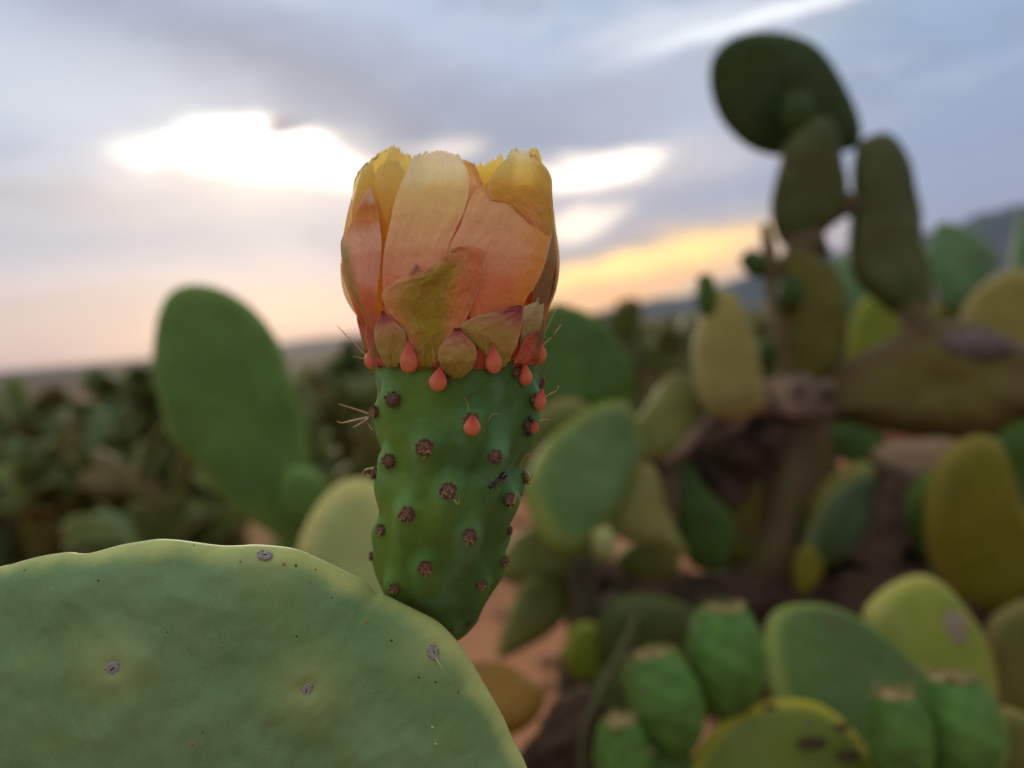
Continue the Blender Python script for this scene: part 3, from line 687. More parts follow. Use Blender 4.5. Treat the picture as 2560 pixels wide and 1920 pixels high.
# --- areoles and marks on the pad
def pad_areole_mesh(seed):
    rnd = random.Random(seed); V, Fc = [], []
    blob_mesh(V, Fc, (0, 0, 0), 1, .72, .28, 18, 8)
    for k in range(30):
        q = rnd.uniform(0, 2 * math.pi); rr = rnd.uniform(.45, .95); blob_mesh(V, Fc, (rr * math.cos(q), .72 * rr * math.sin(q), .16), rnd.uniform(.1, .22), rnd.uniform(.08, .18), .16, 6, 4)
    for i in range(len(V)): V[i] = V[i] * (1 + .12 * noise.noise(V[i] * 4 + Vector((seed, 0, 0))))
    return mesh('areole', V, Fc)
V, Fc = [], []; blob_mesh(V, Fc, (0, 0, .25), .34, .09, .10, 12, 6); SLIT = mesh('areole_slit', V, Fc); SLIT.materials.append(m_black)
for i, ((x, y), s, rot) in enumerate(zip(ao, (21, 18, 18, 19), (.5, 1.2, 1.75, -.1))):
    h, nn, *_r = cast(pad_bvh, *zo(x, y))
    if h is None: continue
    if nn.dot(fw) > 0: nn = -nn
    M = frame(nn, rt, h) @ Matrix.Rotation(rot, 4, 'Z') @ Matrix.Scale(s * K, 4)
    me = pad_areole_mesh(i + 3); me.materials.append(m_grey)
    link('areole', me, None, pad_o, HI @ M); link('areole_slit', SLIT, None, pad_o, HI @ M @ Matrix.Rotation(.15, 4, 'Z'))
V, Fc = [], []; p0 = cast(pad_bvh, *zo(1818, 565))[0]; tube(V, Fc, [p0 - HO, at(*zo(1852, 622), (p0 - CAM).dot(fw) - .002) - HO], 1.7 * K, .7 * K, 5)
link('spine', mesh('spine', V, Fc), plain_mat('white spine', (.7, .68, .6, 1)), pad_o)
m_rust = plain_mat('rust speck', (.42, .17, .04, 1), .7); m_spk = plain_mat('dark speck', (.05, .05, .03, 1), .7); m_wht = plain_mat('pale speck', (.7, .68, .6, 1), .7)
V, Fc = [], []; blob_mesh(V, Fc, (0, 0, 0), 1, .8, .25, 8, 4); SPK = {}
for nme, mt in (('r', m_rust), ('d', m_spk), ('w', m_wht)):
    SPK[nme] = mesh('speck', V, Fc); SPK[nme].materials.append(mt)
for (x, y, s, k) in [(1190, 186, 5, 'r'), (1240, 191, 4, 'd'), (805, 940, 6, 'r'), (412, 254, 3, 'd'), (1322, 207, 2.4, 'd'), (1390, 325, 2.6, 'd'), (1536, 428, 5, 'r'), (1640, 505, 3.4, 'd'), (1243, 488, 3, 'd'), (1812, 868, 3.4, 'w'),
                    (1825, 938, 2.6, 'w'), (1435, 232, 2.4, 'w'), (812, 105, 2.6, 'd'), (1755, 660, 3, 'd'), (1825, 680, 3, 'd'), (1920, 722, 2.4, 'd'), (930, 535, 2, 'd'), (700, 470, 2, 'd'), (850, 890, 2.4, 'd')]:
    h, nn, *_r = cast(pad_bvh, *zo(x, y))
    if h is None: continue
    if nn.dot(fw) > 0: nn = -nn
    link('speck', SPK[k], None, pad_o, HI @ frame(nn, rt, h) @ Matrix.Rotation(x, 4, 'Z') @ Matrix.Scale(s * K, 4))

# --- two ants
m_ant = plain_mat('ant black', (.008, .008, .012, 1), .18, .6, .2, 800); m_antb = plain_mat('ant brown', (.05, .022, .014, 1), .35, .5, .3, 900)
def ant(p_head, p_tail, conv, label):
    a = conv(*p_head); b = conv(*p_tail); ha, na, *_1 = cast(bvF, *a); hb, nb, *_2 = cast(bvF, *b)
    nn = (na + nb).normalized(); c_ = (ha + hb) / 2 + nn * 5 * K; ln = (ha - hb).length
    t_ = thing('ant', hb, label, 'ant', 'ants on the fruit'); M = frame(nn, ha - hb, (ha + hb) / 2 + nn * 6 * K) @ Matrix.Scale(ln, 4); M = loc_inv(t_) @ M
    V, Fc = [], []; blob_mesh(V, Fc, (-.36, 0, .06), .20, .14, .14, 14, 10); link('abdomen', mesh('abdomen', V, Fc), m_ant, t_, M)
    V, Fc = [], []; blob_mesh(V, Fc, (.0, 0, .03), .17, .075, .08, 12, 8); blob_mesh(V, Fc, (.13, 0, .03), .10, .08, .085, 12, 8); blob_mesh(V, Fc, (-.16, 0, .05), .05, .04, .07, 8, 6); link('thorax', mesh('thorax', V, Fc), m_antb, t_, M)
    V, Fc = [], []; blob_mesh(V, Fc, (.36, 0, .02), .13, .11, .09, 12, 8); link('head', mesh('head', V, Fc), m_ant, t_, M)
    for s in (-1, 1):
        for x0, x1 in ((.14, .40), (.04, .02), (-.06, -.34)):
            V, Fc = [], []; tube(V, Fc, [(x0, s * .05, .02), ((x0 + x1) / 2, s * .20, .14), (x1, s * .34, -.06), (x1 * 1.15, s * .40, -.1)], .022, .012, 5); link('leg', mesh('leg', V, Fc), m_antb, t_, M)
        V, Fc = [], []; tube(V, Fc, [(.44, s * .05, .05), (.52, s * .16, .12), (.70, s * .18, .02)], .014, .01, 5); link('antenna', mesh('antenna', V, Fc), m_antb, t_, M)
ant((262, 1190), (446, 1020), z5, 'black ant crossing the bare green skin between two areoles of the fruit')
ant((722, 600), (738, 370), z5, 'black ant climbing over the areole at the right edge of the fruit')

# lower joints of the flowering plant, out of the frame, down to the soil
m_wood = plain_mat('woody trunk', (.12, .075, .042, 1), .9, .12, .6, 30, .6, .01, col2=(.07, .065, .03, 1))

# ------------------------------------------------------------------ generic pads, fruits and woody limbs
def pad_mesh(L, W, T, rings=10, n=36, seed=0, belly=.25, bend=0.0, dup=1):
    V, E = [], []
    mx = max(math.sin(q) * (1 - belly * math.cos(q)) for q in np.linspace(0, math.pi, 60))
    for sgn in (1, -1):
        for i in range(n):
            ph = 2 * math.pi * i / n
            wob = 1 + .085 * noise.noise(Vector((math.cos(ph) * 1.6, math.sin(ph) * 1.6, seed * 3.7)))
            ox = W / 2 * math.sin(ph) * (1 - belly * math.cos(ph)) / mx * wob; oz = -L / 2 * math.cos(ph) * (wob if math.cos(ph) < 0 else 1)
            for j in range(rings + 1):
                rho = 1 - (1 - j / rings) ** 2; pr = math.sqrt(max(0, 1 - rho ** 4))
                x, z = ox * rho, oz * rho + .06 * L * (1 - rho)
                y = sgn * T / 2 * pr * (1 + .25 * fbm((x * 12, z * 12, seed + sgn), 1)) + bend * ((z / (L / 2)) ** 2) * L * .5 + .5 * bend * x * x / W
                V.append((x, -y, z + L / 2)); E.append(rho)
    A = grid_faces(n, rings + 1, True); N = n * (rings + 1)
    return V, [tuple(reversed(f)) for f in A] + [tuple(k + N for k in f) for f in A], E
def pad(plant, b, tip, wpx, mat, face=0, T=.022, belly=.25, bend=0.0, seed=None, label=None, name='pad'):
    """b, tip: (px, py, distance); wpx: width seen square on; face: turn about the pad's own axis in degrees"""
    pad.k += 1; seed = pad.k if seed is None else seed
    B_, T_ = at(*b), at(*tip); ax = T_ - B_; d = (b[2] + tip[2]) / 2; W = wpx / F * d / max(.25, math.cos(R_(face)))
    V, Fc, E = pad_mesh(ax.length, W, T, seed=seed, belly=belly, bend=bend)
    z = ax.normalized(); y = (fw - z * fw.dot(z)).normalized(); x = y.cross(z)
    M = Matrix((x, y, z)).transposed().to_4x4(); M = Matrix.Translation(B_) @ M @ Matrix.Rotation(R_(face), 4, 'Z')
    o = link(name, mesh(name, V, Fc, True, {'edge': E}), mat, plant, loc_inv(plant) @ M)
    if label: o['label'] = label
    return o
pad.k = 0
def leaf(plant, pts, d, mat, T=.024, tilt=(0, 0), label=None, rings=10, sub=5):
    """a pad whose outline is given as seen from the path, at distance d, leaning by tilt (metres per 1000 px), with real thickness"""
    pad.k += 1; O = np.array(catmull(pts, sub, True)); c0 = O.mean(0); O = c0 + (O - c0) * 1.035; n = len(O); dep = lambda p: d + tilt[0] * (p[0] - c0[0]) / 1000 + tilt[1] * (p[1] - c0[1]) / 1000
    nrm = (at(c0[0] + 50, c0[1], dep((c0[0] + 50, c0[1]))) - at(c0[0], c0[1], d)).cross(at(c0[0], c0[1] + 50, dep((c0[0], c0[1] + 50))) - at(c0[0], c0[1], d)).normalized()
    if nrm.dot(fw) > 0: nrm = -nrm
    V, E = [], []; PO = Vector(plant.location)
    for sg in (1, -1):
        for i in range(n):
            for j in range(rings + 1):
                rho = 1 - (1 - j / rings) ** 2; pr = math.sqrt(max(0, 1 - rho ** 4)); p = c0 + (O[i] - c0) * rho; q = at(p[0], p[1], dep(p))
                V.append(q + nrm * (sg * T / 2 * pr * (1 + .3 * fbm(q * 14 + Vector((pad.k, sg, 0)), 1))) - PO); E.append(rho)
    A = grid_faces(n, rings + 1, True); N = n * (rings + 1); ar = sum(O[i][0] * O[(i + 1) % n][1] - O[(i + 1) % n][0] * O[i][1] for i in range(n))
    me = mesh('pad', V, [tuple(reversed(f)) for f in A] + [tuple(k + N for k in f) for f in A] if ar < 0 else A + [tuple(k + N for k in reversed(f)) for f in A], True, {'edge': E})
    o = link('pad', me, mat, plant)
    if label: o['label'] = label
    return o
def limb(plant, pts, radii, mat, name='branch', seed=0, rough=.12):
    P = catmull([at(*p) if isinstance(p, tuple) else p for p in pts], 8); rr = np.interp(np.linspace(0, 1, len(P)), np.linspace(0, 1, len(radii)), radii); V = []; n = 20
    for i, p in enumerate(P):
        p = Vector(p); tg = (Vector(P[min(i + 1, len(P) - 1)]) - Vector(P[max(i - 1, 0)])).normalized(); a = tg.orthogonal().normalized(); b = tg.cross(a)
        for k in range(n):
            q = 2 * math.pi * k / n; d = a * math.cos(q) + b * math.sin(q)
            V.append(p + d * rr[i] * (1 + rough * 2 * fbm((d.x * 1.6, d.y * 1.6 + i * .17, d.z * 1.6 + seed), 1.0)) - Vector(plant.location))
    Fc = [(i * n + k, i * n + (k + 1) % n, (i + 1) * n + (k + 1) % n, (i + 1) * n + k) for i in range(len(P) - 1) for k in range(n)]
    Fc += [tuple(range(n))[::-1], tuple((len(P) - 1) * n + k for k in range(n))]
    return link(name, mesh(name, V, Fc), mat, plant)
m_bfruit = pad_mat('young fruit skin', lin(96, 138, 70), lin(76, 118, 52), lin(74, 112, 50), .35, .45, 60, (.9, 1))
m_scar = plain_mat('dry flower scar', (.34, .27, .11, 1), .9, .1, .5, 220, .8, .003, col2=(.20, .16, .065, 1))
def bfruit(plant, b, tip, wpx, mat=None, scar=True, seed=0, scarmat=None):
    B_, T_ = at(*b), at(*tip); ax = T_ - B_; L = ax.length; r = wpx / 2 / F * (b[2] + tip[2]) / 2
    P = [(0, .10), (.05, .36), (.15, .64), (.30, .88), (.48, 1.0), (.65, .99), (.80, .90), (.91, .77), (.97, .70), (1.0, .64)]
    P = catmull(P, 3); n = 28; V = []; E = []
    for i in range(n):
        q = 2 * math.pi * i / n
        for (z, rr) in P:
            bp = 1 + .045 * math.sin(q * 5 + z * 9 + seed) * math.sin(z * 17 + seed * 2) + .05 * math.sin(q + seed * 2.1) * z + .03 * math.sin(q * 2 + seed); V.append((r * rr * bp * math.cos(q), r * rr * bp * math.sin(q), z * L)); E.append(z * .8)
    c0 = len(V); V.append((0, 0, L * .96)); E.append(1)
    Fc = [tuple(reversed(f)) for f in grid_faces(n, len(P), True)] + [(c0, i * len(P) + len(P) - 1, ((i + 1) % n) * len(P) + len(P) - 1) for i in range(n)]
    z = ax.normalized(); y = (fw - z * fw.dot(z)).normalized(); x = y.cross(z); M = Matrix((x, y, z)).transposed().to_4x4(); M.translation = B_
    o = link('fruit', mesh('fruit', V, Fc, True, {'edge': E}), mat or m_bfruit, plant, loc_inv(plant) @ M)
    if scar:
        V, Fc = [], []
        blob_mesh(V, Fc, (0, 0, L * .985), r * .60, r * .60, L * .03, 20, 6)
        rnd = random.Random(seed)
        for k in range(46):
            q = rnd.uniform(0, 6.283); rq = r * .62 * math.sqrt(rnd.random()); b_ = Vector((rq * math.cos(q), rq * math.sin(q), L * .98)); tube(V, Fc, [b_, b_ + Vector((rnd.gauss(0, .12) * r, rnd.gauss(0, .12) * r, rnd.uniform(.03, .09) * L))], r * .07, r * .02, 4)
        for i in range(len(V)): V[i] = V[i] + Vector((0, 0, L * .02 * noise.noise(V[i] * 120) + V[i].x * .12 * math.sin(seed * 2.3)))
        link('flower_scar', mesh('flower_scar', V, Fc), scarmat or m_scar, o)
    return o
def root(px, py, d): q = at(px, py, d); return (q.x, q.y, 0)

# pad skins
GR = pad_mat('mid green pad', lin(92, 128, 64), lin(110, 142, 76), lin(78, 114, 54), .25)
PALE = pad_mat('pale green pad', lin(166, 176, 118), lin(196, 196, 130), lin(146, 164, 104), .12, edge=(.6, .95))
DKG = pad_mat('dark green pad', lin(72, 104, 44), lin(96, 122, 60), lin(56, 86, 36), .2)
BLU = pad_mat('bluish green pad', lin(88, 118, 68), lin(132, 144, 74), lin(78, 108, 54), .2, edge=(.72, 1.0))
OLV = pad_mat('olive pad', lin(112, 118, 62), lin(140, 134, 84), lin(96, 104, 50), .25)
YOL = pad_mat('yellow olive pad', lin(150, 144, 86), lin(164, 152, 104), lin(140, 138, 76), .15)
YEL_ = pad_mat('yellow green pad', lin(118, 122, 36), lin(134, 130, 64), lin(112, 112, 32), .2)
OBR = pad_mat('olive brown pad', lin(104, 96, 46), lin(88, 72, 50), lin(92, 70, 42), .35, edge=(.45, .98))
DTOP = pad_mat('deep green pad', lin(60, 84, 42), lin(60, 86, 44), lin(54, 74, 36), .2)
DOL = pad_mat('deep olive pad', lin(86, 98, 56), lin(76, 86, 48), lin(84, 86, 48), .25)
TEAL = pad_mat('teal green pad', lin(112, 150, 108), lin(120, 150, 112), lin(98, 138, 96), .2)
LIME = pad_mat('lime green pad', lin(128, 146, 56), lin(150, 156, 80), lin(112, 130, 44), .2)
SCARP = pad_mat('scarred yellow green pad', lin(140, 156, 72), lin(172, 174, 100), lin(176, 160, 138), .15, scale=16)
RIMY = pad_mat('yellow rimmed pad', lin(108, 126, 58), lin(176, 170, 72), lin(94, 110, 48), .2, edge=(.80, .98))
TAN_ = pad_mat('dry tan stem', lin(124, 110, 78), lin(120, 100, 76), lin(100, 92, 54), .2)
DEAD = plain_mat('dead wood', (.26, .175, .115, 1), .9, .1, .5, 40, .8, .008, col2=(.06, .04, .027, 1))
DARKW = plain_mat('dark bark', (.05, .034, .022, 1), .9, .1, .5, 40, .8, .008, col2=(.09, .058, .036, 1))
TRNK = plain_mat('green brown trunk', (.14, .075, .042, 1), .85, .15, .4, 14, .5, .008, col2=(.085, .09, .028, 1))
SCAR = plain_mat('grey scar', (.17, .13, .12, 1), .9, .1, .4, 60, .3, .003)

YOL2 = pad_mat('pale olive pad', lin(134, 136, 80), lin(150, 150, 92), lin(120, 124, 66), .2)
OBR2 = pad_mat('mottled olive brown pad', lin(106, 108, 50), lin(82, 78, 40), lin(92, 78, 38), .3, edge=(.7, .98))
BLU2 = pad_mat('dull bluish pad', lin(78, 98, 66), lin(126, 130, 80), lin(66, 86, 52), .25, edge=(.84, 1.0))
DKG2 = pad_mat('dark green light edged pad', lin(76, 104, 50), lin(128, 146, 82), lin(66, 94, 42), .15, edge=(.78, .97))  # pale edge colour stands in for the sunlit rim
PINKY = pad_mat('dry pinkish pad', lin(160, 140, 116), lin(150, 130, 106), lin(134, 124, 78), .2)
RUST = pad_mat('rusty olive pad', lin(140, 112, 48), lin(122, 96, 44), lin(120, 82, 46), .25)
TAN2 = plain_mat('dry stalk', (.10, .10, .04, 1)); GSCAR = plain_mat('pale grey scar', (.34, .28, .19, 1), .9, .1, .3, 80)
# lower joints of the flowering plant
limb(hero, [HO + Vector((0, 0, -.03)), HO + Vector((.005, 0, .18)), at(500, 3500, .2)], [.05, .045, .035], m_wood, 'trunk', 2)

# --- plant on the left behind
GROUND = Vector((0, 0, .03))
P = thing('prickly_pear', root(800, 1500, .95), 'prickly pear with tall rounded green pad standing alone left of the flower', 'cactus')
leaf(P, [(392, 848), (404, 787), (432, 740), (479, 721), (541, 728), (597, 754), (644, 792), (686, 848), (710, 904), (729, 966), (752, 1036), (764, 1107), (771, 1158), (772, 1250), (750, 1335), (719, 1355), (658, 1313), (588, 1266), (531, 1200), (479, 1139), (437, 1107), (414, 1045), (395, 966), (388, 904)], .94, GR, .030, (.10, -.05))
leaf(P, [(735, 1168), (790, 1180), (814, 1225), (805, 1280), (770, 1312), (730, 1300), (705, 1250), (708, 1195)], .90, GR, .03)
pad(P, (790, 1640, .97), (745, 1320, .95), 200, GR, 10, .04)
limb(P, [P.location - GROUND, (800, 1750, .96), (788, 1600, .965)], [.05, .05, .04], m_wood, 'trunk', 4)
P = thing('prickly_pear', root(900, 1800, .75), 'pale green prickly pear pad just behind the fruit on its left', 'cactus')
leaf(P, [(738, 1640), (745, 1400), (770, 1310), (808, 1250), (840, 1220), (875, 1205), (920, 1206), (965, 1235), (1000, 1300), (1020, 1450), (1000, 1600), (900, 1730), (800, 1730)], .74, PALE, .028, (.05, -.12))
limb(P, [P.location - GROUND, (890, 1900, .76), (880, 1680, .752)], [.045, .045, .03], m_wood, 'trunk', 5)

# --- cluster directly behind the flower, right
P = thing('prickly_pear', root(1450, 1660, .85), 'cluster of overlapping green prickly pear pads directly behind the fruit on its right', 'cactus')
leaf(P, [(1379, 766), (1431, 772), (1473, 789), (1521, 825), (1557, 883), (1581, 941), (1573, 978), (1536, 1005), (1463, 1030), (1370, 1060), (1290, 960), (1300, 830)], .92, DKG, .026, (.1, -.15))
leaf(P, [(1318, 1209), (1369, 1108), (1445, 1044), (1514, 1013), (1565, 1025), (1597, 1082), (1603, 1139), (1571, 1215), (1527, 1298), (1464, 1354), (1426, 1380), (1369, 1354), (1331, 1279)], .82, BLU, .04, (.15, -.25))
leaf(P, [(1300, 1100), (1360, 1020), (1440, 1000), (1480, 1060), (1430, 1180), (1340, 1260), (1290, 1200)], .88, OLV, .03)
leaf(P, [(1631, 999), (1652, 962), (1683, 941), (1715, 946), (1741, 978), (1762, 1020), (1757, 1061), (1715, 1103), (1673, 1135), (1610, 1145), (1578, 1103), (1585, 1061)], .93, OLV, .035, (.1, -.3))
leaf(P, [(1772, 752), (1800, 730), (1842, 752), (1878, 840), (1898, 925), (1906, 1000), (1880, 1030), (1830, 1042), (1785, 1035), (1752, 995), (1738, 920), (1740, 840)], .90, YOL, .03, (.1, -.1))
leaf(P, [(1616, 1165), (1641, 1190), (1660, 1266), (1692, 1335), (1717, 1390), (1654, 1366), (1565, 1350), (1527, 1320), (1533, 1266), (1565, 1215)], .84, YOL2, .025, (.1, -.1))
leaf(P, [(1628, 1165), (1704, 1150), (1768, 1230), (1818, 1279), (1835, 1354), (1793, 1420), (1730, 1410), (1690, 1329), (1660, 1253)], .95, DKG, .03)
leaf(P, [(1240, 1430), (1290, 1342), (1369, 1313), (1440, 1334), (1500, 1395), (1470, 1450), (1370, 1450), (1287, 1457)], .86, OLV, .03, (0, -.2))
leaf(P, [(1287, 1494), (1312, 1446), (1363, 1430), (1407, 1471), (1422, 1525), (1375, 1580), (1312, 1618), (1249, 1643), (1258, 1570)], .84, OLV, .028, (.1, -.1))
leaf(P, [(1540, 1400), (1590, 1355), (1660, 1345), (1700, 1390), (1680, 1440), (1600, 1450)], .88, OLV, .03)
leaf(P, [(1432, 1570), (1489, 1560), (1518, 1620), (1506, 1688), (1445, 1694), (1410, 1646)], .80, LIME, .024)
leaf(P, [(1500, 1560), (1540, 1500), (1620, 1490), (1720, 1520), (1770, 1620), (1740, 1720), (1640, 1760), (1550, 1700), (1510, 1640)], .78, DOL, .03)
leaf(P, [(1700, 1560), (1760, 1500), (1840, 1510), (1900, 1600), (1880, 1720), (1780, 1740), (1710, 1660)], .92, DOL, .03)
leaf(P, [(1480, 1730), (1530, 1660), (1600, 1660), (1640, 1740), (1600, 1850), (1510, 1850)], .74, DOL, .03)
bfruit(P, (1770, 800, .90), (1762, 686, .90), 52, DKG, False); bfruit(P, (1520, 1405, .78), (1497, 1318, .78), 66, PALE, False)
limb(P, [P.location - GROUND, (1450, 1800, .85), (1460, 1600, .84), (1455, 1400, .83)], [.03, .026, .02, .012], m_wood, 'trunk', 6)
limb(P, [(1460, 1600, .85), (1600, 1500, .89), (1660, 1140, .93)], [.035, .03, .02], m_wood, 'branch', 7)
limb(P, [(1460, 1700, .85), (1560, 1820, .82), (1640, 1750, .8), (1780, 1740, .92)], [.03, .03, .025, .02], m_wood, 'branch', 30)

# --- the tall plant at the right
P = thing('prickly_pear', root(1930, 1700, 1.08), 'tall dark prickly pear at right with round top pad against the sky', 'cactus')
limb(P, [P.location - Vector((0, 0, .05)), (1930, 1650, 1.07), (1925, 1400, 1.05), (1945, 1150, 1.05), (1985, 985, 1.05)], [.085, .080, .074, .064, .046], TRNK, 'trunk', 8, .2)
limb(P, [(2040, 1005, 1.03), (1890, 1015, .96), (1780, 1070, .92), (1650, 1158, .90)], [.034, .024, .018, .006], DEAD, 'broken_branch', 9, .35)
limb(P, [(1905, 1030, 1.01), (1850, 1120, .99), (1790, 1190, .99), (1740, 1300, 1.0)], [.03, .042, .036, .012], DARKW, 'dead_bark', 10, .35)
leaf(P, [(1800, 1230), (1840, 1150), (1890, 1140), (1910, 1230), (1890, 1370), (1840, 1420), (1800, 1340)], 1.0, OBR2, .03)
limb(P, [(1850, 1060, 1.02), (1740, 1180, 1.0), (1690, 1240, 1.0)], [.03, .034, .014], DARKW, 'dead_bark', 40, .35)
leaf(P, [(2045, 1020), (2076, 941), (2134, 899), (2208, 862), (2281, 825), (2344, 810), (2423, 810), (2491, 841), (2560, 873), (2640, 920), (2640, 1020), (2533, 1051), (2475, 1088), (2396, 1096), (2291, 1088), (2187, 1067), (2108, 1051), (2056, 1046)], 1.03, OBR, .07, (-.05, -.08))
V, Fc = [], []; blob_mesh(V, Fc, (0, 0, 0), .048, .012, .018, 18, 8)
for i in range(len(V)): V[i] = V[i] * (1 + .35 * noise.noise(V[i] * 60))
link('bark_scar', mesh('bark_scar', V, Fc), SCAR, P, loc_inv(P) @ frame(up, rt + up * -.25, at(2440, 862, 1.0)))
leaf(P, [(1966, 975), (1951, 904), (1945, 810), (1945, 705), (1951, 652), (2003, 612), (2045, 628), (2087, 689), (2108, 757), (2108, 836), (2082, 915), (2035, 980)], 1.05, OBR2, .04, (.2, .05))
leaf(P, [(1959, 372), (1990, 330), (2032, 302), (2068, 302), (2094, 341), (2104, 403), (2115, 455), (2110, 507), (2084, 558), (2037, 592), (2000, 622), (1954, 604), (1933, 558), (1928, 507), (1938, 455), (1950, 413)], 1.06, DOL, .04, (-.1, .1))
leaf(P, [(1780, 185), (1793, 138), (1835, 100), (1897, 84), (1959, 87), (2021, 107), (2063, 144), (2099, 201), (2130, 263), (2146, 320), (2138, 361), (2110, 374), (2063, 374), (2011, 379), (1949, 386), (1892, 373), (1850, 346), (1809, 299), (1786, 242)], 1.09, DTOP, .028, (.1, .15))
leaf(P, [(2150, 366), (2177, 346), (2208, 338), (2239, 356), (2265, 403), (2281, 465), (2294, 532), (2296, 600), (2312, 662), (2322, 724), (2307, 776), (2265, 792), (2218, 766), (2167, 724), (2137, 683), (2127, 631), (2130, 558), (2138, 507), (2136, 429)], 1.09, DOL, .04, (.15, 0))
limb(P, [(2080, 520, 1.07), (2120, 512, 1.08), (2160, 520, 1.085)], [.022, .016, .02], m_wood, 'joint', 11)
limb(P, [(2280, 770, 1.08), (2300, 830, 1.06), (2320, 870, 1.03)], [.02, .020, .03], m_wood, 'joint', 12)
limb(P, [(2010, 590, 1.06), (2020, 640, 1.055)], [.026, .03], m_wood, 'joint', 14)
bfruit(P, (1985, 345, 1.06), (1995, 232, 1.05), 78, DTOP, True, 3, plain_mat('rusty scar', (.20, .11, .05, 1)))
bfruit(P, (2050, 360, 1.05), (2055, 300, 1.04), 46, DOL, False)
limb(P, [(2000, 990, 1.05), (1965, 880, 1.04), (1940, 740, 1.04), (1912, 560, 1.04)], [.022, .012, .012, .006], TAN_, 'dry_stem', 13, .2)
bfruit(P, (1915, 690, 1.02), (1862, 634, 1.02), 58, DTOP, False); bfruit(P, (1975, 785, 1.02), (1975, 690, 1.01), 62, DTOP, False); bfruit(P, (1925, 930, 1.02), (1915, 850, 1.01), 50, DTOP, False)
limb(P, [(2000, 1500, 1.0), (1800, 1495, .98), (1600, 1480, .96), (1395, 1445, .95)], [.036, .038, .036, .026], DARKW, 'fallen_branch', 14, .3)

# --- far right back
P = thing('prickly_pear', root(2450, 1100, 1.7), 'bluish prickly pear farther back at the right edge in front of the mountain', 'cactus')
leaf(P, [(2343, 564), (2389, 562), (2436, 584), (2472, 612), (2496, 652), (2462, 693), (2426, 740), (2389, 775), (2355, 745), (2327, 688), (2317, 636)], 1.7, TEAL, .035)
leaf(P, [(2400, 860), (2410, 780), (2450, 720), (2510, 682), (2560, 680), (2620, 720), (2640, 820), (2600, 920), (2500, 940), (2430, 920)], 1.6, YOL, .035)
leaf(P, [(2530, 700), (2535, 620), (2550, 530), (2562, 600), (2575, 690), (2560, 740)], 1.72, TEAL, .03)
pad(P, (2120, 960, 1.65), (2105, 640, 1.65), 130, TEAL, 0, .03)
leaf(P, [(2130, 930), (2125, 830), (2150, 760), (2200, 735), (2270, 760), (2300, 820), (2280, 900), (2200, 960)], 1.6, LIME, .03)
leaf(P, [(2280, 860), (2320, 780), (2400, 740), (2470, 790), (2480, 900), (2400, 980), (2300, 960)], 1.72, OLV, .04)
limb(P, [P.location - GROUND, (2430, 1100, 1.7), (2420, 900, 1.7)], [.09, .08, .05], m_wood, 'trunk', 15)
limb(P, [(2430, 1100, 1.7), (2300, 1050, 1.66), (2120, 930, 1.65)], [.06, .04, .03], m_wood, 'branch', 16)
P = thing('prickly_pear', root(2450, 1800, .85), 'prickly pear with big yellow green pad hanging at the right edge below the thick arm', 'cactus')
leaf(P, [(2318, 1266), (2344, 1175), (2390, 1120), (2451, 1095), (2496, 1114), (2521, 1190), (2545, 1260), (2600, 1300), (2650, 1400), (2630, 1500), (2552, 1524), (2489, 1528), (2426, 1506), (2363, 1456), (2325, 1380)], .84, YEL_, .034, (.1, .1))
leaf(P, [(2261, 1285), (2290, 1209), (2337, 1180), (2373, 1253), (2350, 1402), (2290, 1374)], .95, DKG, .03)
leaf(P, [(2180, 1130), (2268, 1100), (2385, 1100), (2400, 1160), (2268, 1200), (2210, 1185)], 1.0, PINKY, .03)
leaf(P, [(2050, 1080), (2130, 1060), (2214, 1104), (2190, 1165), (2110, 1150)], 1.02, DKG, .03)
leaf(P, [(2015, 1354), (2046, 1266), (2097, 1215), (2147, 1184), (2179, 1190), (2187, 1253), (2173, 1329), (2135, 1385), (2072, 1410), (2027, 1395)], .97, BLU2, .03, (.15, -.1))
leaf(P, [(2030, 1260), (2080, 1190), (2147, 1155), (2185, 1180), (2120, 1250), (2050, 1310)], 1.0, YOL2, .03)
leaf(P, [(1983, 1443), (1989, 1392), (2015, 1364), (2046, 1386), (2055, 1430), (2027, 1472), (1996, 1484)], .93, YEL_, .02)
leaf(P, [(2480, 1120), (2530, 1060), (2600, 1060), (2640, 1160), (2600, 1300), (2520, 1280)], 1.0, DKG, .03)
leaf(P, [(2060, 1330), (2160, 1240), (2270, 1270), (2330, 1400), (2290, 1560), (2150, 1560), (2070, 1470)], 1.05, DOL, .03)
leaf(P, [(2470, 1570), (2520, 1520), (2600, 1510), (2660, 1650), (2600, 1800), (2510, 1770), (2475, 1670)], .80, OLV, .026)
limb(P, [P.location - GROUND, (2380, 1700, .95), (2300, 1500, 1.0), (2200, 1400, 1.0)], [.07, .06, .055, .03], DARKW, 'trunk', 17, .2)
limb(P, [(1990, 1510, .99), (2130, 1490, .98), (2280, 1440, .99)], [.03, .055, .05], DARKW, 'branch', 31, .3)
limb(P, [(2160, 1420, .98), (2220, 1300, .98), (2250, 1180, .99)], [.045, .04, .025], DARKW, 'branch', 32, .3)
limb(P, [(2350, 1600, .95), (2480, 1600, .88), (2620, 1500, .85)], [.05, .04, .025], DARKW, 'branch', 18)

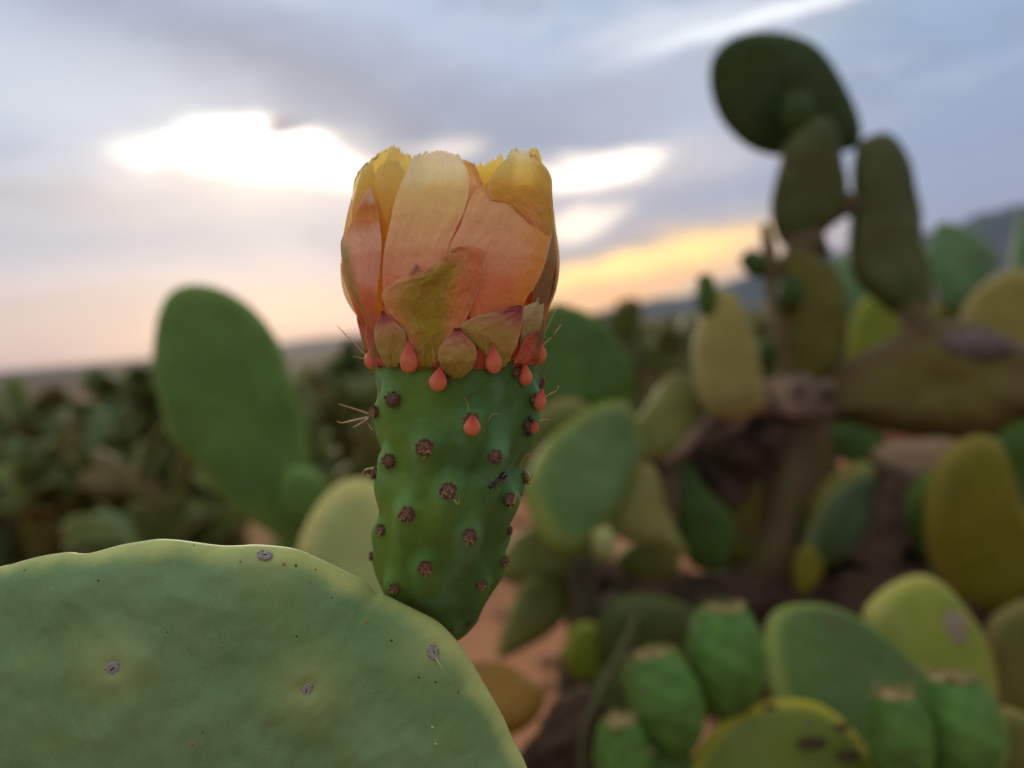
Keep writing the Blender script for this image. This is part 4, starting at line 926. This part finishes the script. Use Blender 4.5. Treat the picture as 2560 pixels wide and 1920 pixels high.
# --- fruiting plant low in front at the right
P = thing('prickly_pear', root(1900, 2400, .52), 'low prickly pear at bottom right carrying five barrel shaped green fruits', 'cactus')
leaf(P, [(1730, 1920), (1768, 1848), (1831, 1791), (1907, 1760), (1983, 1753), (2046, 1766), (2110, 1810), (2154, 1867), (2192, 1920), (2220, 2060), (2150, 2200), (1980, 2260), (1800, 2200), (1710, 2060)], .50, RIMY, .022, (0, -.1), label='rounded pad with yellow rim and brown scars')
leaf(P, [(1918, 1580), (1945, 1530), (2002, 1516), (2078, 1525), (2173, 1570), (2249, 1633), (2297, 1696), (2303, 1791), (2236, 1906), (2110, 1940), (1983, 1853), (1926, 1696)], .58, DKG2, .026, (.1, -.25))
leaf(P, [(2166, 1550), (2194, 1494), (2249, 1456), (2306, 1443), (2356, 1468), (2401, 1519), (2445, 1582), (2470, 1658), (2483, 1747), (2464, 1843), (2363, 1885), (2268, 1811), (2213, 1675)], .64, SCARP, .026, (.1, -.1), label='yellow green pad with a grey scar')
bfruit(P, (1822, 1800, .52), (1804, 1522, .53), 190, seed=1); bfruit(P, (1702, 1896, .50), (1634, 1634, .51), 182, seed=2); bfruit(P, (1580, 2060, .49), (1548, 1802, .49), 146, seed=3)
bfruit(P, (2262, 1990, .47), (2236, 1734, .47), 156, seed=4); bfruit(P, (2420, 1990, .48), (2380, 1694, .49), 214, seed=5)
pad(P, (1640, 2200, .5), (1690, 1870, .505), 240, DKG, 20, .022, .1); pad(P, (2380, 2250, .48), (2350, 1950, .48), 300, DKG, 10, .022, .1)
limb(P, [(1450, 1990, .6), (1462, 1830, .6), (1510, 1715, .6), (1570, 1600, .6), (1592, 1535, .6)], [.004, .004, .003, .004, .002], TAN2, 'dry_stem', 44)
leaf(P, [(2495, 1785), (2560, 1785), (2640, 1850), (2640, 1960), (2520, 1960)], .6, OLV, .022)
V, Fc = [], []; blob_mesh(V, Fc, (0, 0, 0), .013, .002, .006, 14, 6)
for i in range(len(V)): V[i] = V[i] * (1 + .5 * noise.noise(V[i] * 200))
for (x, y, s) in ((2030, 1858, .75), (2120, 1890, .6), (1925, 1768, .35), (2105, 1818, .4)):
    link('bark_scar', mesh('bark_scar', V, Fc), DARKW, P, loc_inv(P) @ frame(up, rt - up * .3, at(x, y, .489)) @ Matrix.Scale(s, 4))
link('bark_scar', mesh('bark_scar', V, Fc), GSCAR, P, loc_inv(P) @ frame(up, rt - up * .8, at(2385, 1575, .632)) @ Matrix.Diagonal((.8, .35, 2.6, 1)))
limb(P, [P.location - GROUND, (1950, 2600, .52), (1985, 2180, .50)], [.05, .045, .03], m_wood, 'trunk', 20)
limb(P, [(1950, 2500, .52), (1750, 2350, .51), (1640, 2180, .5)], [.03, .025, .02], m_wood, 'branch', 21)
limb(P, [(1960, 2500, .52), (2200, 2400, .5), (2375, 2230, .48)], [.03, .025, .02], m_wood, 'branch', 22)
limb(P, [(1970, 2450, .52), (2200, 2200, .56), (2320, 1860, .63)], [.03, .025, .02], m_wood, 'branch', 23)
limb(P, [(1970, 2450, .52), (1550, 2150, .58), (1450, 1970, .6)], [.03, .02, .008], m_wood, 'branch', 24)
limb(P, [(2200, 2200, .56), (2500, 2100, .58), (2600, 1940, .6)], [.02, .018, .016], m_wood, 'branch', 25)
P = thing('prickly_pear', root(1180, 2100, .6), 'small brownish prickly pear pad on the soil right beside the front pad', 'cactus')
leaf(P, [(1190, 1655), (1255, 1660), (1312, 1694), (1358, 1741), (1331, 1800), (1280, 1832), (1220, 1830), (1130, 1790), (1100, 1720), (1140, 1670)], .6, RUST, .022, (0, -.2))
limb(P, [P.location - GROUND, (1130, 2000, .6), (1110, 1740, .6)], [.035, .03, .02], m_wood, 'trunk', 26)
limb(P, [(1130, 2000, .6), (1300, 1960, .62), (1400, 1850, .63), (1495, 1745, .64)], [.02, .02, .02, .014], DARKW, 'branch', 27, .3)

# ------------------------------------------------------------------ hedge of prickly pears farther off
HM = [pad_mat('hedge pad green', lin(104, 120, 66), lin(122, 128, 74), lin(88, 96, 50), .3), pad_mat('hedge pad olive', lin(112, 106, 60), lin(122, 112, 70), lin(96, 84, 52), .3), pad_mat('hedge pad bluish', lin(104, 128, 84), lin(118, 134, 88), lin(80, 98, 58), .3)]
def shrub_mesh(seed):
    rnd = random.Random(seed); V, Fc, E, MI = [], [], [], []
    def add(pos, axis, L, lev):
        xh = Vector((rnd.gauss(0, 1), rnd.gauss(0, 1), rnd.gauss(0, .3)))
        v, f, e = pad_mesh(L, L * rnd.uniform(.5, .72), L * .09, 4, 14, rnd.random() * 50); M = frame(axis, xh, pos); b = len(V)
        V.extend(M @ Vector(q) for q in v); Fc.extend(tuple(k + b for k in q) for q in f); E.extend(e)
        mi = 0 if rnd.random() < .5 else rnd.choice((1, 2)) if lev > 0 else 1; MI.extend([mi] * len(f))
        if lev < 3:
            for _ in range(rnd.choice((2, 2, 3))):
                ax2 = (axis + Vector((rnd.gauss(0, .6), rnd.gauss(0, .6), rnd.gauss(.15, .3)))).normalized(); add(pos + axis * L * rnd.uniform(.75, .95), ax2, L * rnd.uniform(.75, .98), lev + 1)
    for k in range(4):
        q = rnd.uniform(0, 6.283); add(Vector((.14 * math.cos(q), .18 * math.sin(q), -.03)), Vector((math.cos(q) * .6, math.sin(q) * .6, 1)).normalized(), rnd.uniform(.22, .28), 0)
    me = mesh('prickly_pear_shrub', V, Fc, True, {'edge': E})
    for m in HM: me.materials.append(m)
    me.polygons.foreach_set('material_index', MI); return me
SH = [shrub_mesh(100 + i) for i in range(4)]
rnd = random.Random(5)
def shrub(x, y, s, label, group):
    o = link('prickly_pear_shrub', rnd.choice(SH), None, None, Matrix.Translation((x, y, 0)) @ Matrix.Rotation(rnd.uniform(0, 6.28), 4, 'Z') @ Matrix.Scale(s, 4))
    o['label'] = label; o['category'] = 'cactus'; o['group'] = group
y = 2.9
for row in range(5):
    yy = 2.7 + row * 1.0 + row * row * .08; n = 5 + int(row * 1.6)
    for k in range(n if row < 5 else n // 2):
        xx = -0.20 * yy - (yy * .62) * k / (n - 1) * 1.15 + rnd.gauss(0, .15); s = rnd.uniform(.74, .92) * (1 - .05 * row)
        shrub(xx, yy + rnd.gauss(0, .2), s, 'dark green prickly pear shrub in the low blurred hedge at left', 'prickly pears of the low hedge at left')
for row in range(6):
    yy = 4.2 + row * 1.5; n = 7 + row
    for k in range(n):
        xx = -.18 * yy + yy * .95 * k / (n - 1) + rnd.gauss(0, .2); s = rnd.uniform(.85, 1.1)
        shrub(xx, yy + rnd.gauss(0, .3), s, 'olive green prickly pear shrub in the blurred field behind the flower', 'prickly pears of the field behind the flower')
for (px, d, s_, lab) in [(318, 4.2, 1.22, 'taller green prickly pear shrub rising to the horizon just left of the tall pad'), (60, 5.0, 1.0, 'taller green prickly pear shrub standing above the hedge at the left edge'), (830, 5.5, 1.15, 'taller prickly pear shrub between the tall left pad and the flower'), (1600, 4.6, 1.25, 'prickly pear shrub rising below the far hill right of the flower')]:
    q = at(px, 1000, d); shrub(q.x, q.y, s_, lab, 'taller prickly pears standing out of the hedge')
m_leaf = plain_mat('dried yellow pad', (.42, .27, .11, 1), .8, .2, .3, 20, col2=(.30, .20, .09, 1))
for (px, py, d, lab, wd) in [(110, 1290, 2.6, 'dry ochre pad fallen on the ground at far left under the hedge', .1), (500, 1250, 2.7, 'dry orange brown pad fallen beside the left tall pad', .09), (330, 1280, 2.65, 'dry pinkish brown pad fallen midway under the left hedge', .08), (650, 1348, 2.2, 'dry yellow pad fallen just below the tall left pad', .10)]:
    V, Fc, E = pad_mesh(wd * 1.25, wd, .02, 6, 20, px); q = at(px, py, d)
    o = link('fallen_pad', mesh('fallen_pad', V, Fc, True, {'edge': E}), m_leaf, None, Matrix.Translation((q.x, q.y, max(.0, q.z - .05))) @ Matrix.Rotation(-.5, 4, 'X')); o['label'] = lab; o['category'] = 'cactus pad'; o['group'] = 'dry fallen pads under the hedge'

# dry weeds and thin scrub between the hedge plants
m_weed, t, out = newmat('dry weed blades')
co = t.add('ShaderNodeTexCoord').outputs['Object']
c = t.mix(t.step(t.noise(co, 2.2, 3, .6), .4, .6), (.10, .062, .03, 1), (.075, .085, .03, 1))
p = principled(t, c, .8, .1); t.l.new(p.outputs[0], out.inputs[0])
rnd = random.Random(11); V, Fc = [], []
for k in range(420):
    if k % 3: y = rnd.uniform(2.7, 9); x = -y * rnd.uniform(.17, .95); hh = .34
    else: y = rnd.uniform(4.2, 13); x = y * rnd.uniform(-.15, .6); hh = .40
    for j in range(34):
        bx, by = x + rnd.gauss(0, .10), y + rnd.gauss(0, .10); h = rnd.uniform(.3, 1) * hh; lx, ly = rnd.gauss(0, .28) * h, rnd.gauss(0, .28) * h; wd = rnd.uniform(.003, .008); q = rnd.uniform(0, 3.14); ax, ay = wd * math.cos(q), wd * math.sin(q); b = len(V)
        V += [(bx - ax, by - ay, -.02), (bx + ax, by + ay, -.02), (bx + lx * .4 - ax * .8, by + ly * .4 - ay * .8, h * .6), (bx + lx * .4 + ax * .8, by + ly * .4 + ay * .8, h * .6), (bx + lx, by + ly, h)]
        Fc += [(b, b + 1, b + 3, b + 2), (b + 2, b + 3, b + 4)]
wo_ = link('dry_weeds', mesh('dry_weeds', V, Fc, False), m_weed); wo_['kind'] = 'stuff'; wo_['label'] = 'dry brown and olive weeds growing between the hedge plants'

# stones and clods on the soil
m_stone = plain_mat('earth clods', (.34, .17, .09, 1), .95, .1, .5, 40, .5, .004, col2=(.20, .11, .07, 1))
V, Fc = [], []
for k in range(700):
    y = rnd.uniform(1.0, 5.5); x = y * rnd.uniform(-.7, .75); r = rnd.uniform(.006, .03) * (1 if rnd.random() < .9 else 1.8); b = len(V)
    blob_mesh(V, Fc, (x, y, r * .3), r, r * rnd.uniform(.6, 1), r * rnd.uniform(.5, .8), 7, 4)
    for i in range(b, len(V)): V[i] = V[i] + Vector((1, .6, .8)) * (r * .35 * noise.noise(V[i] * 45))
st_ = link('stones', mesh('stones', V, Fc, False), m_stone); st_['kind'] = 'stuff'; st_['label'] = 'small clods and stones scattered over the reddish soil'
